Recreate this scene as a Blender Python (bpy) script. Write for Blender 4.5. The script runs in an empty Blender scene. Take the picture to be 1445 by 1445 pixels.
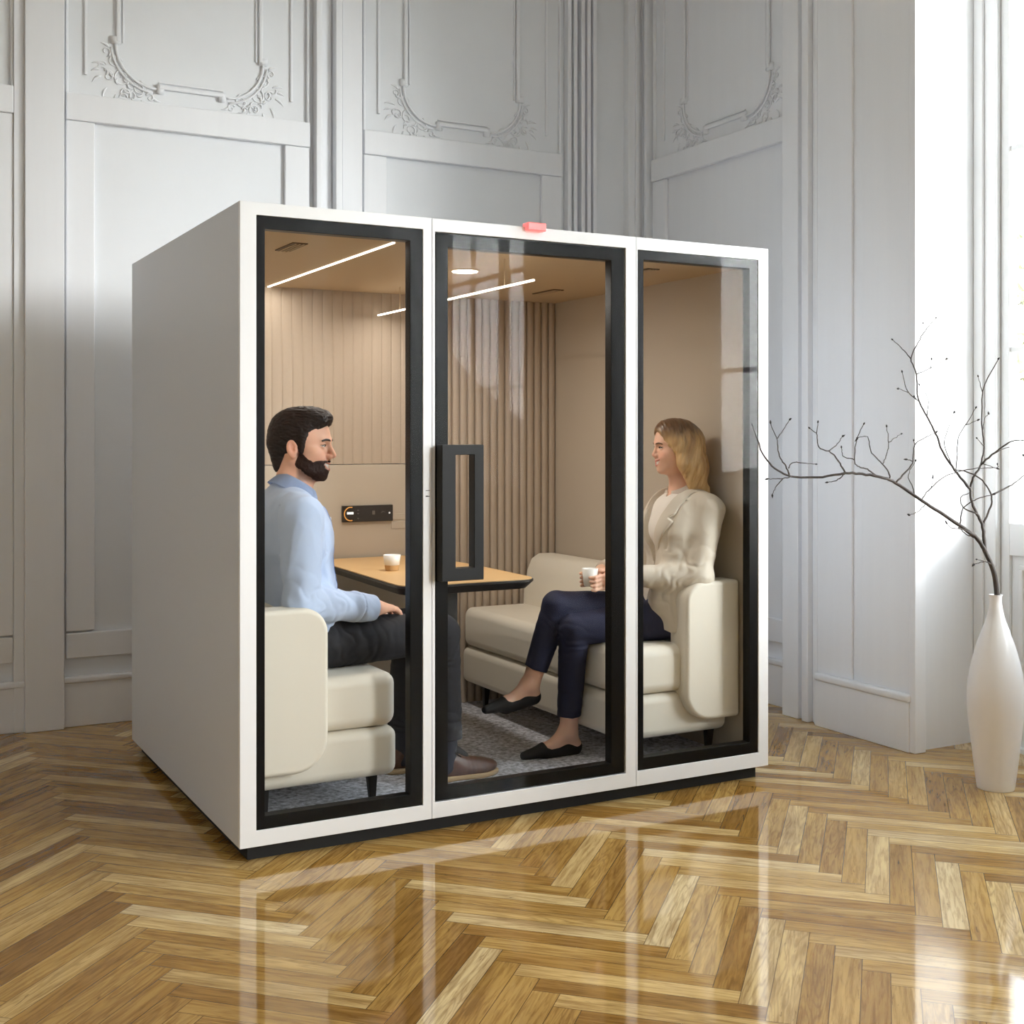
import bpy, bmesh, math, random
import numpy as np
from mathutils import Vector, Matrix
random.seed(7); rng = np.random.default_rng(7)
PI = math.pi
SC = bpy.context.scene
COL = SC.collection

# ------------------------------------------------------------------ tagging
def tag(o, label=None, cat=None, group=None, kind=None):
    if label: o['label'] = label
    if cat: o['category'] = cat
    if group: o['group'] = group
    if kind: o['kind'] = kind
    return o

def thing(name, label, cat, loc=(0, 0, 0), group=None):
    o = bpy.data.objects.new(name, None)
    COL.objects.link(o); o.location = loc; o.empty_display_size = .1
    return tag(o, label, cat, group)

def link_mesh(name, me, mat=None, parent=None, smooth=False, label=None):
    o = bpy.data.objects.new(name, me)
    COL.objects.link(o)
    if mat is not None:
        for m in (mat if isinstance(mat, (list, tuple)) else [mat]):
            me.materials.append(m)
    if smooth:
        for p in me.polygons: p.use_smooth = True
    if parent is not None:
        o.parent = parent
        o.matrix_parent_inverse = Matrix.Translation(-Vector(parent_world(parent)))
    if label: o['label'] = label
    return o

def parent_world(p):
    v = Vector(p.location)
    q = p.parent
    while q is not None:
        v = v + (Vector(q.location)); q = q.parent
    # mesh parts sit at the world origin with an inverse that cancels their thing's offset
    return root_loc(p)
def root_loc(p):
    if p.parent is None: return Vector(p.location)
    return Vector((0, 0, 0))

def obj(name, bm, mat=None, parent=None, smooth=False, bevel=0, seg=2, label=None, angle=40, weld=False):
    """bmesh in world coordinates -> one mesh object"""
    if weld: bmesh.ops.remove_doubles(bm, verts=bm.verts, dist=1e-5)
    me = bpy.data.meshes.new(name)
    bmesh.ops.recalc_face_normals(bm, faces=bm.faces)
    bm.to_mesh(me); bm.free()
    o = link_mesh(name, me, mat, parent, smooth, label)
    if bevel:
        md = o.modifiers.new('bevel', 'BEVEL'); md.width = bevel; md.segments = seg
        md.limit_method = 'ANGLE'; md.angle_limit = math.radians(angle); md.harden_normals = False
        if seg > 1:
            for p in me.polygons: p.use_smooth = True
            try:
                md2 = o.modifiers.new('wn', 'WEIGHTED_NORMAL'); md2.keep_sharp = True
            except Exception: pass
    return o

def struct(name, bm, mat, bevel=0, seg=2, smooth=False):
    o = obj(name, bm, mat, None, smooth, bevel, seg); o['kind'] = 'structure'; return o

# ------------------------------------------------------------------ shapes
def box(bm, x0, x1, y0, y1, z0, z1):
    vs = [bm.verts.new((x, y, z)) for x in (x0, x1) for y in (y0, y1) for z in (z0, z1)]
    for f in ((0, 1, 3, 2), (4, 6, 7, 5), (0, 4, 5, 1), (2, 3, 7, 6), (0, 2, 6, 4), (1, 5, 7, 3)):
        bm.faces.new([vs[i] for i in f])
    return bm
def B(*boxes):
    bm = bmesh.new()
    for b in boxes: box(bm, *b)
    return bm
def frame_xz(bm, xo0, xo1, zo0, zo1, xi0, xi1, zi0, zi1, y0, y1):
    """rectangular ring in the xz plane (one closed mesh)"""
    def ring(y, x0, x1, z0, z1): return [bm.verts.new(p) for p in ((x0, y, z0), (x1, y, z0), (x1, y, z1), (x0, y, z1))]
    a, b = ring(y0, xo0, xo1, zo0, zo1), ring(y0, xi0, xi1, zi0, zi1)
    c, d = ring(y1, xo0, xo1, zo0, zo1), ring(y1, xi0, xi1, zi0, zi1)
    for i in range(4):
        j = (i + 1) % 4
        bm.faces.new((a[i], a[j], b[j], b[i])); bm.faces.new((c[j], c[i], d[i], d[j]))
        bm.faces.new((a[j], a[i], c[i], c[j])); bm.faces.new((b[i], b[j], d[j], d[i]))
    return bm
def prism(bm, pts, axis, a0, a1):
    """extrude a 2D polygon. axis 'x': pts=(y,z); 'y': pts=(x,z); 'z': pts=(x,y)"""
    def mk(p, a):
        return {'x': (a, p[0], p[1]), 'y': (p[0], a, p[1]), 'z': (p[0], p[1], a)}[axis]
    v0 = [bm.verts.new(mk(p, a0)) for p in pts]; v1 = [bm.verts.new(mk(p, a1)) for p in pts]
    n = len(pts)
    bm.faces.new(v0); bm.faces.new(list(reversed(v1)))
    for i in range(n):
        j = (i + 1) % n
        bm.faces.new((v0[j], v0[i], v1[i], v1[j]))
    return bm
def lathe(bm, prof, cx, cy, n=64, cap=True):
    rings = []
    for r, z in prof:
        rings.append([bm.verts.new((cx + r * math.cos(2 * PI * i / n), cy + r * math.sin(2 * PI * i / n), z)) for i in range(n)])
    for a, b in zip(rings, rings[1:]):
        for i in range(n):
            j = (i + 1) % n
            bm.faces.new((a[i], a[j], b[j], b[i]))
    if cap:
        bm.faces.new(list(reversed(rings[0]))); bm.faces.new(rings[-1])
    return bm
def tube(bm, pts, rad, n=8, close=False):
    """swept tube through points, radius per point"""
    P = [Vector(p) for p in pts]
    if not isinstance(rad, (list, tuple)): rad = [rad] * len(P)
    prev = None; rings = []
    for i, p in enumerate(P):
        t = (P[min(i + 1, len(P) - 1)] - P[max(i - 1, 0)])
        if t.length < 1e-9: t = Vector((0, 0, 1))
        t.normalize()
        if prev is None:
            u = t.orthogonal().normalized()
        else:
            u = prev - t * prev.dot(t)
            u = u.normalized() if u.length > 1e-6 else t.orthogonal().normalized()
        prev = u; w = t.cross(u)
        rings.append([bm.verts.new(p + (u * math.cos(2 * PI * k / n) + w * math.sin(2 * PI * k / n)) * rad[i]) for k in range(n)])
    for a, b in zip(rings, rings[1:]):
        for k in range(n):
            j = (k + 1) % n
            bm.faces.new((a[k], a[j], b[j], b[k]))
    bm.faces.new(list(reversed(rings[0]))); bm.faces.new(rings[-1])
    return bm
def catmull(pts, sub=6):
    P = [np.array(p, float) for p in pts]; out = []
    if len(P) < 3:
        return [tuple(P[0] + (P[-1] - P[0]) * t / sub) for t in range(sub + 1)]
    P = [2 * P[0] - P[1]] + P + [2 * P[-1] - P[-2]]
    for i in range(1, len(P) - 2):
        for k in range(sub):
            t = k / sub
            out.append(tuple(.5 * ((2 * P[i]) + (P[i + 1] - P[i - 1]) * t + (2 * P[i - 1] - 5 * P[i] + 4 * P[i + 1] - P[i + 2]) * t * t + (3 * P[i] - P[i - 1] - 3 * P[i + 1] + P[i + 2]) * t ** 3)))
    out.append(tuple(P[-2])); return out
def disc(bm, c, r, z0, z1, n=40):
    return lathe(bm, [(r, z0), (r, z1)], c[0], c[1], n)

# ------------------------------------------------------------------ materials
def srgb(r, g, b):
    def f(c):
        c /= 255.
        return c / 12.92 if c <= .04045 else ((c + .055) / 1.055) ** 2.4
    return (f(r), f(g), f(b), 1)
class NT:
    def __init__(s, m): s.t = m.node_tree; s.n = s.t.nodes; s.l = s.t.links
    def new(s, k, **kw):
        nd = s.n.new(k)
        for a, v in kw.items(): setattr(nd, a, v)
        return nd
    def link(s, a, b): s.l.new(a, b)
    def math(s, op, a, b=None, clamp=False):
        nd = s.n.new('ShaderNodeMath'); nd.operation = op; nd.use_clamp = clamp
        for i, v in enumerate((a, b)):
            if v is None: continue
            if isinstance(v, (int, float)): nd.inputs[i].default_value = v
            else: s.l.new(v, nd.inputs[i])
        return nd.outputs[0]
    def mix(s, f, a, b, mode='MIX'):
        nd = s.n.new('ShaderNodeMix'); nd.data_type = 'RGBA'; nd.blend_type = mode
        for sk, v in ((nd.inputs[0], f), (nd.inputs[6], a), (nd.inputs[7], b)):
            if isinstance(v, (int, float)): sk.default_value = v
            elif isinstance(v, tuple): sk.default_value = v
            else: s.l.new(v, sk)
        return nd.outputs[2]
    def ramp(s, f, stops):
        nd = s.n.new('ShaderNodeValToRGB'); cr = nd.color_ramp
        while len(cr.elements) < len(stops): cr.elements.new(.5)
        for e, (p, c) in zip(cr.elements, stops): e.position = p; e.color = c
        s.l.new(f, nd.inputs[0]); return nd.outputs[0]
    def noise(s, vec, scale, detail=4, rough=.5, dist=0):
        nd = s.n.new('ShaderNodeTexNoise'); nd.inputs['Scale'].default_value = scale
        nd.inputs['Detail'].default_value = detail; nd.inputs['Roughness'].default_value = rough
        nd.inputs['Distortion'].default_value = dist
        if vec is not None: s.l.new(vec, nd.inputs['Vector'])
        return nd
    def mapping(s, vec, scale=(1, 1, 1), rot=(0, 0, 0), loc=(0, 0, 0)):
        nd = s.n.new('ShaderNodeMapping')
        nd.inputs['Scale'].default_value = scale; nd.inputs['Rotation'].default_value = rot; nd.inputs['Location'].default_value = loc
        s.l.new(vec, nd.inputs['Vector']); return nd.outputs[0]
def mat(name, color=(.8, .8, .8, 1), rough=.5, metal=0, coat=0, coat_rough=.03, sheen=0, noise=None, bump=None, spec=.5, emis=None, sss=0):
    """noise=(scale, amount, stretch xyz); bump=(scale, strength, stretch)"""
    m = bpy.data.materials.new(name); m.use_nodes = True
    b = m.node_tree.nodes['Principled BSDF']; t = NT(m)
    b.inputs['Base Color'].default_value = color; b.inputs['Roughness'].default_value = rough
    b.inputs['Metallic'].default_value = metal; b.inputs['Coat Weight'].default_value = coat
    b.inputs['Coat Roughness'].default_value = coat_rough; b.inputs['Sheen Weight'].default_value = sheen
    b.inputs['Specular IOR Level'].default_value = spec
    if sss:
        b.inputs['Subsurface Weight'].default_value = sss; b.inputs['Subsurface Radius'].default_value = (.012, .005, .003); b.inputs['Subsurface Scale'].default_value = 1
    if emis:
        b.inputs['Emission Color'].default_value = emis[0]; b.inputs['Emission Strength'].default_value = emis[1]
    tc = t.new('ShaderNodeTexCoord').outputs['Object']
    if noise:
        v = t.mapping(tc, noise[2] if len(noise) > 2 else (1, 1, 1))
        nz = t.noise(v, noise[0], 5, .6).outputs['Fac']
        k = noise[1]
        dark = tuple(c * (1 - k) for c in color[:3]) + (1,); lite = tuple(min(1, c * (1 + k)) for c in color[:3]) + (1,)
        t.link(t.ramp(nz, [(.3, dark), (.7, lite)]), b.inputs['Base Color'])
    if bump:
        v = t.mapping(tc, bump[2] if len(bump) > 2 else (1, 1, 1))
        nz = t.noise(v, bump[0], 4, .6).outputs['Fac']
        bp = t.new('ShaderNodeBump'); bp.inputs['Strength'].default_value = bump[1]; bp.inputs['Distance'].default_value = .002
        t.link(nz, bp.inputs['Height']); t.link(bp.outputs[0], b.inputs['Normal'])
    return m
def emat(name, color, strength):
    m = bpy.data.materials.new(name); m.use_nodes = True; n = m.node_tree.nodes; n.clear()
    e = n.new('ShaderNodeEmission'); o = n.new('ShaderNodeOutputMaterial')
    e.inputs[0].default_value = color; e.inputs[1].default_value = strength
    m.node_tree.links.new(e.outputs[0], o.inputs[0]); return m
def glassmat(name, tint=(1, 1, 1, 1), ior=1.5, coat=1.0):
    """thin clear sheet: see-through with Fresnel mirror reflections"""
    m = bpy.data.materials.new(name); m.use_nodes = True; n = m.node_tree.nodes; n.clear(); l = m.node_tree.links
    fr = n.new('ShaderNodeFresnel'); ge = n.new('ShaderNodeNewGeometry'); mr = n.new('ShaderNodeMapRange')
    l.new(ge.outputs['Backfacing'], mr.inputs[0]); mr.inputs[3].default_value = ior; mr.inputs[4].default_value = 1 / ior   # same reflectance from both faces of the sheet
    l.new(mr.outputs[0], fr.inputs[0])
    tr = n.new('ShaderNodeBsdfTransparent'); tr.inputs[0].default_value = tint
    gl = n.new('ShaderNodeBsdfGlossy'); gl.inputs['Roughness'].default_value = 0.0
    mx = n.new('ShaderNodeMixShader'); o = n.new('ShaderNodeOutputMaterial')
    mu = n.new('ShaderNodeMath'); mu.operation = 'MULTIPLY'; mu.inputs[1].default_value = coat; l.new(fr.outputs[0], mu.inputs[0]); l.new(mu.outputs[0], mx.inputs[0]); l.new(tr.outputs[0], mx.inputs[1]); l.new(gl.outputs[0], mx.inputs[2]); l.new(mx.outputs[0], o.inputs[0])
    return m

# ------------------------------------------------------------------ camera
cam_d = bpy.data.cameras.new('camera'); cam = bpy.data.objects.new('camera', cam_d); COL.objects.link(cam)
CAM = np.array([-1.117, -3.874, 1.35]); FOC = 1759.; HY = 618.
cam.location = CAM
RV = np.array([.8796, -.4757]); FV = np.array([.4757, .8796])
yaw = math.atan2(FV[0], FV[1])
cam.rotation_euler = (PI / 2, 0, -yaw)
cam_d.sensor_width = 36; cam_d.lens = FOC / 1445 * 36; cam_d.shift_y = -(722.5 - HY) / 1445
cam_d.clip_start = .05; cam_d.clip_end = 200
SC.camera = cam
# measuring helpers: sight line of the photograph met with a plane of the place
def ray(px, py):
    r = (px - 722.5) / FOC; return np.array([*(FV + r * RV), -(py - HY) / FOC])
def onz(px, py, z): v = ray(px, py); return CAM + (z - CAM[2]) / v[2] * v
def ony(px, py, y): v = ray(px, py); return CAM + (y - CAM[1]) / v[1] * v
def onx(px, py, x): v = ray(px, py); return CAM + (x - CAM[0]) / v[0] * v
# ================================================================== ROOM
M = {}
M['paint'] = mat('white_paint', srgb(235, 236, 239), .42, noise=(3, .012, (6, 6, .4)), bump=(40, .06, (3, 3, .12)))
M['panelpaint'] = mat('white_panel_paint', srgb(230, 232, 235), .5, noise=(2.2, .018), bump=(60, .10))
M['ceilpaint'] = mat('ceiling_paint', srgb(238, 238, 236), .8)
M['blackrubber'] = mat('black_rubber', srgb(12, 12, 12), .7)
BY, RX = 2.25, 3.07           # back wall plane, right wall plane
XL, YF, CZ = -5.6, -9.4, 4.3  # left wall, wall behind the camera, ceiling

# ---- parquet: herringbone blocks, one mesh, every block its own tone and grain
def parquet():
    W, n = .07, 8; L = W * n
    c = math.cos(PI / 4); polys = []
    N = 170
    def add(x, y, hor, k):
        w, h = (L, W) if hor else (W, L)
        pts = [(x, y), (x + w, y), (x + w, y + h), (x, y + h)]
        uv = [(0, 0), (L, 0), (L, W), (0, W)] if hor else [(0, W), (0, 0), (L, 0), (L, W)]
        P = [(c * a - c * b + .03, c * a + c * b + .02) for a, b in pts]
        cxm = sum(p[0] for p in P) / 4; cym = sum(p[1] for p in P) / 4
        if XL - .4 < cxm < 3.9 and YF - .4 < cym < BY + .4: polys.append((P, uv))
    for j in range(-N, N):
        for m in range(-18, 19):
            add((j + 2 * n * m) * W, j * W, True, 0)
            add(j * W, (j - 2 * n + 1 + 2 * n * m) * W, False, 0)
    me = bpy.data.meshes.new('floor')
    verts = []; faces = []
    for P, uv in polys:
        b = len(verts); verts += [(p[0], p[1], 0) for p in P]; faces.append((b, b + 1, b + 2, b + 3))
    me.from_pydata(verts, [], faces)
    ul = me.uv_layers.new(name='UVMap'); at = me.attributes.new('tone', 'FLOAT_COLOR', 'FACE')
    r = np.random.default_rng(3)
    uvs = []; cols = []
    for P, uv in polys:
        uvs += [v for p in uv for v in p]; cols += [r.random(), r.random(), r.random(), 1]
    ul.data.foreach_set('uv', uvs); at.data.foreach_set('color', cols)
    m = bpy.data.materials.new('oak_parquet'); m.use_nodes = True; t = NT(m)
    b = m.node_tree.nodes['Principled BSDF']
    uvn = t.new('ShaderNodeUVMap').outputs[0]
    an = t.new('ShaderNodeAttribute', attribute_name='tone'); sp = t.new('ShaderNodeSeparateColor'); t.link(an.outputs['Color'], sp.inputs[0])
    ra, rb, rc = sp.outputs
    off = t.new('ShaderNodeCombineXYZ'); t.link(t.math('MULTIPLY', ra, 37.), off.inputs[0]); t.link(t.math('MULTIPLY', rb, 53.), off.inputs[1]); t.link(t.math('MULTIPLY', rc, 11.), off.inputs[2])
    va = t.new('ShaderNodeVectorMath', operation='ADD'); t.link(uvn, va.inputs[0]); t.link(off.outputs[0], va.inputs[1]); v = va.outputs[0]
    # long fine grain and cathedral rings
    g1 = t.noise(t.mapping(v, (7, 95, 1)), 1.0, 6, .65, .4).outputs['Fac']
    g2 = t.noise(t.mapping(v, (2.2, 22, 1)), 1.0, 3, .5, .2).outputs['Fac']
    warp = t.noise(t.mapping(v, (1.7, 15, 1)), 1.0, 2, .5)
    rings = t.math('SINE', t.math('MULTIPLY', warp.outputs['Fac'], 85.))
    rings = t.math('POWER', t.math('ADD', t.math('MULTIPLY', rings, .5), .5), 3.0)
    big = t.noise(t.mapping(v, (1.5, 5, 1)), 1.0, 3, .6).outputs['Fac']
    base = t.ramp(ra, [(0, srgb(146, 108, 54)), (.2, srgb(176, 137, 74)), (.5, srgb(194, 157, 91)), (.78, srgb(209, 175, 112)), (.93, srgb(227, 200, 146)), (1, srgb(236, 215, 172))])
    base = t.mix(t.math('MULTIPLY', t.math('SUBTRACT', big, .38, True), 1.2, True), base, srgb(146, 104, 44))
    gr = t.ramp(g1, [(.38, (.52, .43, .32, 1)), (.56, (1, 1, 1, 1))])
    col = t.mix(.7, base, gr, 'MULTIPLY')
    gr2 = t.ramp(g2, [(.3, (.7, .62, .5, 1)), (.6, (1.06, 1.05, 1.02, 1))])
    col = t.mix(.7, col, gr2, 'MULTIPLY')
    has = t.math('GREATER_THAN', rb, .45)
    col = t.mix(t.math('MULTIPLY', t.math('MULTIPLY', rings, has), .3), col, srgb(98, 62, 24))
    # dark pores and little cracks
    cr = t.noise(t.mapping(v, (9, 70, 1)), 1.0, 2, .5, 1.5).outputs['Fac']
    crk = t.ramp(cr, [(.27, (1, 1, 1, 1)), (.31, (0, 0, 0, 1))])
    col = t.mix(t.math('MULTIPLY', crk, .42), col, srgb(60, 36, 16))
    # joints between blocks
    s2 = t.new('ShaderNodeSeparateXYZ'); t.link(uvn, s2.inputs[0])
    dv = t.math('MINIMUM', s2.outputs[1], t.math('SUBTRACT', W, s2.outputs[1]))
    du = t.math('MINIMUM', s2.outputs[0], t.math('SUBTRACT', L, s2.outputs[0]))
    gap = t.math('LESS_THAN', t.math('MINIMUM', du, dv), .0011)
    col = t.mix(t.math('MULTIPLY', gap, .75), col, srgb(62, 38, 18))
    t.link(col, b.inputs['Base Color'])
    rg = t.noise(t.mapping(v, (4, 14, 1)), 1.0, 3, .5).outputs['Fac']
    t.link(t.math('ADD', t.math('MULTIPLY', rg, .10), .12), b.inputs['Roughness'])
    b.inputs['Coat Weight'].default_value = 1; b.inputs['Coat IOR'].default_value = 1.63; b.inputs['Coat Roughness'].default_value = .06; b.inputs['Specular IOR Level'].default_value = .0
    bp = t.new('ShaderNodeBump'); bp.inputs['Strength'].default_value = .05; bp.inputs['Distance'].default_value = .002
    t.link(t.math('SUBTRACT', g1, t.math('MULTIPLY', gap, .7)), bp.inputs['Height']); t.link(bp.outputs[0], b.inputs['Normal'])
    o = link_mesh('floor', me, m); o['kind'] = 'structure'
parquet()

struct('ceiling', B((XL - .2, 3.8, YF - .2, BY + .2, CZ, CZ + .12)), M['ceilpaint'])
M['greywall'] = mat('grey_wall_paint', srgb(225, 225, 226), .7)
struct('wall_left', B((XL - .15, XL, YF - .2, BY + .2, -.12, CZ)), M['greywall'])
struct('wall_front', B((XL, 3.8, YF - .15, YF, -.12, CZ)), M['paint'])
struct('wall_back', B((XL, RX + .3, BY, BY + .15, -.12, CZ)), M['panelpaint'])
# right wall: the panelled corner bay, then window niches and piers
NICHE = [(-2.1, .02), (-5.75, -3.4), (-9.3, -7.2)]
XN = 3.36       # plane of the windows
struct('wall_right', B((RX, RX + .15, .62, BY, -.12, CZ), (2.95, 3.45, .02, .62, -.12, CZ),
                       (2.95, 3.5, -3.4, -2.1, -.12, CZ), (2.95, 3.5, -7.2, -5.75, -.12, CZ), (2.95, 3.5, YF, -9.3, -.12, CZ), (3.0, 3.5, -9.3, -7.2, 4.05, CZ),
                       (3.0, 3.5, -2.1, .02, 4.05, CZ), (3.0, 3.5, -5.75, -3.4, 4.05, CZ)), M['paint'])

tn = [0]
def trim(bm, bevel=.004, m='paint', smooth=False, seg=2):
    tn[0] += 1
    return struct('trim_%d' % tn[0], bm, M[m], bevel, seg, smooth)

# generic panelled bay built along a wall; T maps (u along the wall, d out of the wall, z) to the room
def scroll(cx, cz, r, a0, turns, sgn, n=22):
    out = []
    for i in range(n):
        t = i / (n - 1); a = a0 + sgn * turns * 2 * PI * t; rr = r * (1 - .82 * t)
        out.append((cx + rr * math.cos(a), cz + rr * math.sin(a)))
    return out
def ornament(T, u, z, sx, r=.19):
    """carved corner: quarter moulding plus leaf scrolls outside it; sx=+1 grows to +u"""
    bm = bmesh.new()
    def P(a, b, d): return T(u + sx * a, d, z + b)
    # bead of the rounded panel corner (centre at r,r)
    arc = [(r - r * math.cos(t), r - r * math.sin(t)) for t in np.linspace(0, PI / 2, 14)]
    tube(bm, [P(a, b, .008) for a, b in arc], .007, 6)
    arc2 = [(r - (r + .022) * math.cos(t), r - (r + .022) * math.sin(t)) for t in np.linspace(.08, PI / 2 - .08, 14)]
    tube(bm, [P(a, b, .006) for a, b in arc2], .006, 6)
    # end blocks
    for a, b in ((-.022, r), (r, -.022)):
        q = [P(a - .0, b - .0, 0), P(a + .045, b, 0), P(a + .045, b + .035, 0), P(a, b + .035, 0)] if a < 0 else [P(a, b, 0), P(a + .035, b, 0), P(a + .035, b + .045, 0), P(a, b + .045, 0)]
        q2 = []
        for p in q:
            e = np.array(T(0, .016, 0)) - np.array(T(0, 0, 0)); q2.append(tuple(np.array(p) + e))
        v0 = [bm.verts.new(p) for p in q]; v1 = [bm.verts.new(p) for p in q2]
        bm.faces.new(v1)
        for i in range(4): bm.faces.new((v0[i], v0[(i + 1) % 4], v1[(i + 1) % 4], v1[i]))
    for (cx, cz, rr, a0, tu, sg) in ((-.005, .105, .036, .2, 1.2, 1), (.105, -.005, .036, 1.4, 1.2, -1), (.03, .03, .045, .8, 1.3, 1), (-.035, .035, .030, 2.2, 1.1, -1),
                                     (.04, -.04, .030, -.6, 1.1, 1), (-.045, .15, .022, -1, 1.1, 1), (.16, -.045, .022, 2.6, 1.1, -1)):
        pts = scroll(cx, cz, rr, a0, tu, sg)
        tube(bm, [P(a, b, .003) for a, b in pts], [.0052 - .003 * i / 21 for i in range(22)], 5)
    gg = np.random.default_rng(int(abs(u) * 1000) % 97)
    for i in range(16):
        cx, cz = [(.02, .02), (-.02, .10), (.10, -.02), (-.035, .05), (.05, -.035)][i % 5]; cx += gg.normal(0, .018); cz += gg.normal(0, .018)
        if (cx - r) ** 2 + (cz - r) ** 2 < (r + .012) ** 2: continue
        a = gg.random() * 6.28; l = .022 + .02 * gg.random()
        pts = [(cx + l * t * math.cos(a + 2.2 * t), cz + l * t * math.sin(a + 2.2 * t)) for t in np.linspace(0, 1, 7)]
        tube(bm, [P(p, q, .004) for p, q in pts], [.002, .0045, .006, .006, .0045, .003, .001], 5)
    # leaves
    for (cx, cz, a, l) in ((-.05, .085, 2.6, .06), (-.065, .03, 3.3, .055), (-.04, -.02, 3.9, .06), (.0, -.05, 4.3, .05), (.075, -.055, 4.9, .055), (.03, -.075, 4.6, .05), (-.075, .06, 2.9, .04), (-.03, .17, 2.2, .045), (.17, -.04, 5.4, .045), (.12, -.06, 5.2, .045)):
        pts = [(cx + l * t * math.cos(a + .5 * t), cz + l * t * math.sin(a + .5 * t)) for t in np.linspace(0, 1, 7)]
        tube(bm, [P(p, q, .001) for p, q in pts], [.0025, .005, .007, .007, .005, .003, .001], 6)
    trim(bm, 0, smooth=True)

def bay(T, u0, u1, inner=None, sl=.131, sr=.131, low=True):
    def bx(*bs):
        bm = bmesh.new()
        for (a0, a1, d0, d1, z0, z1) in bs:
            p, q = T(a0, d0, z0), T(a1, d1, z1)
            box(bm, min(p[0], q[0]), max(p[0], q[0]), min(p[1], q[1]), max(p[1], q[1]), z0, z1)
        return bm
    trim(bx((u0, u1, 0, .034, 2.835, 2.962)), .005)                                   # rail
    trim(bx((u0, u0 + sl, 0, .024, .445, 2.835)), .006); trim(bx((u1 - sr, u1, 0, .024, .445, 2.835)), .006)   # lower stiles
    trim(bx((u0 - .0, u1 + .0, 0, .024, .318, .438)), .007)                            # low panel
    trim(bx((u0 - .07, u1 + .07, 0, .030, 0, .205)), .004); trim(bx((u0 - .07, u1 + .07, 0, .040, .205, .235)), .008)   # baseboard and cap
    trim(bx((u0, u0 + .012, 0, .020, 2.962, CZ), (u1 - .012, u1, 0, .020, 2.962, CZ)), .003)
    trim(bx((u0 + .085, u0 + .098, 0, .012, 3.06, CZ), (u1 - .098, u1 - .085, 0, .012, 3.06, CZ)), .003)
    a0, a1 = inner or (u0 + .23, u1 - .25)
    zb = 3.035
    trim(bx((a0, a0 + .022, 0, .018, zb + .2, CZ), (a1 - .022, a1, 0, .018, zb + .2, CZ), (a0 + .2, a1 - .2, 0, .018, zb, zb + .022)), .006)
    trim(bx((a0 + .03, a0 + .038, 0, .010, zb + .2, CZ), (a1 - .038, a1 - .03, 0, .010, zb + .2, CZ), (a0 + .2, a1 - .2, 0, .010, zb + .03, zb + .038)), .003)
    ornament(T, a0, zb, 1); ornament(T, a1, zb, -1)
Tb = lambda u, d, z: (u, BY - d, z)
Tr = lambda u, d, z: (RX - d, u, z)
bay(Tb, -.182, 1.006, (.047, .765)); bay(Tb, 1.301, 2.505, (1.535, 2.24)); bay(Tb, -1.65, -.41); bay(Tb, -3.15, -1.9); bay(Tb, -4.7, -3.4)
# pilasters between the bays
def pil(x0, x1): trim(B((x0, x1, BY - .06, BY, 0, CZ)), .004)
pil(-.365, -.194); trim(B((-.41, -.365, BY - .035, BY, 0, CZ)), .003)
pil(1.03, 1.06); pil(1.135, 1.17); trim(B((1.175, 1.285, BY - .045, BY, 0, CZ)), .003); trim(B((1.07, 1.125, BY - .012, BY, 0, CZ)), .002)
pil(-1.86, -1.69); trim(B((-3.35, -3.2, BY - .05, BY, 0, CZ)), .003)
for x in (2.53, 2.57, 2.62, 2.66, 2.70): trim(B((x, x + .025, BY - .05, BY, 0, CZ)), .004)
trim(B((2.94, RX, BY - .05, BY, 0, CZ)), .004); trim(B((2.985, 3.01, BY - .065, BY - .05, 0, CZ)), .003)
trim(B((2.735, 2.94, BY - .01, BY, 0, .2)), .003)
# right wall corner bay
bay(Tr, .85, 2.112, (1.09, 1.83))
trim(B((2.935, RX, .735, .85, 0, CZ)), .005); trim(B((2.958, RX, .70, .735, 0, CZ)), .003); trim(B((2.925, RX, .655, .70, 0, CZ)), .005); trim(B((2.955, RX, .625, .655, 0, CZ)), .003); trim(B((2.935, 2.97, .60, .625, 0, CZ)), .004)
trim(B((RX - .05, RX, 2.135, 2.16, 0, CZ)), .003); trim(B((RX - .035, RX, 2.19, 2.25, 0, CZ)), .003)
# plain pier between the corner bay and the first window: two boards with a sunk strip
trim(B((2.936, 2.95, .375, .60, .25, CZ), (2.936, 2.95, .02, .312, .25, CZ)), .003)
trim(B((2.918, 2.95, .015, .60, 0, .215)), .003); trim(B((2.908, 2.95, .01, .60, .215, .25)), .009)
for (y0, y1) in NICHE:
    # casing boards at the niche mouth, on the reveal faces
    trim(B((2.925, 2.99, y1 - .035, y1 - .001, 0, CZ)), .004); trim(B((2.925, 2.99, y0 + .001, y0 + .035, 0, CZ)), .004)
for (y0, y1) in ((-3.4, -2.1), (-7.2, -5.75)):
    trim(B((2.92, 2.95, y0 + .01, y1 - .01, 0, .215)), .003)
trim(B((XL, XL + .03, YF, BY - .05, 0, .22)), .004)
struct('baseboard_front', B((XL, 2.9, YF, YF + .03, 0, .22)), M['paint'], .004)

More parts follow.
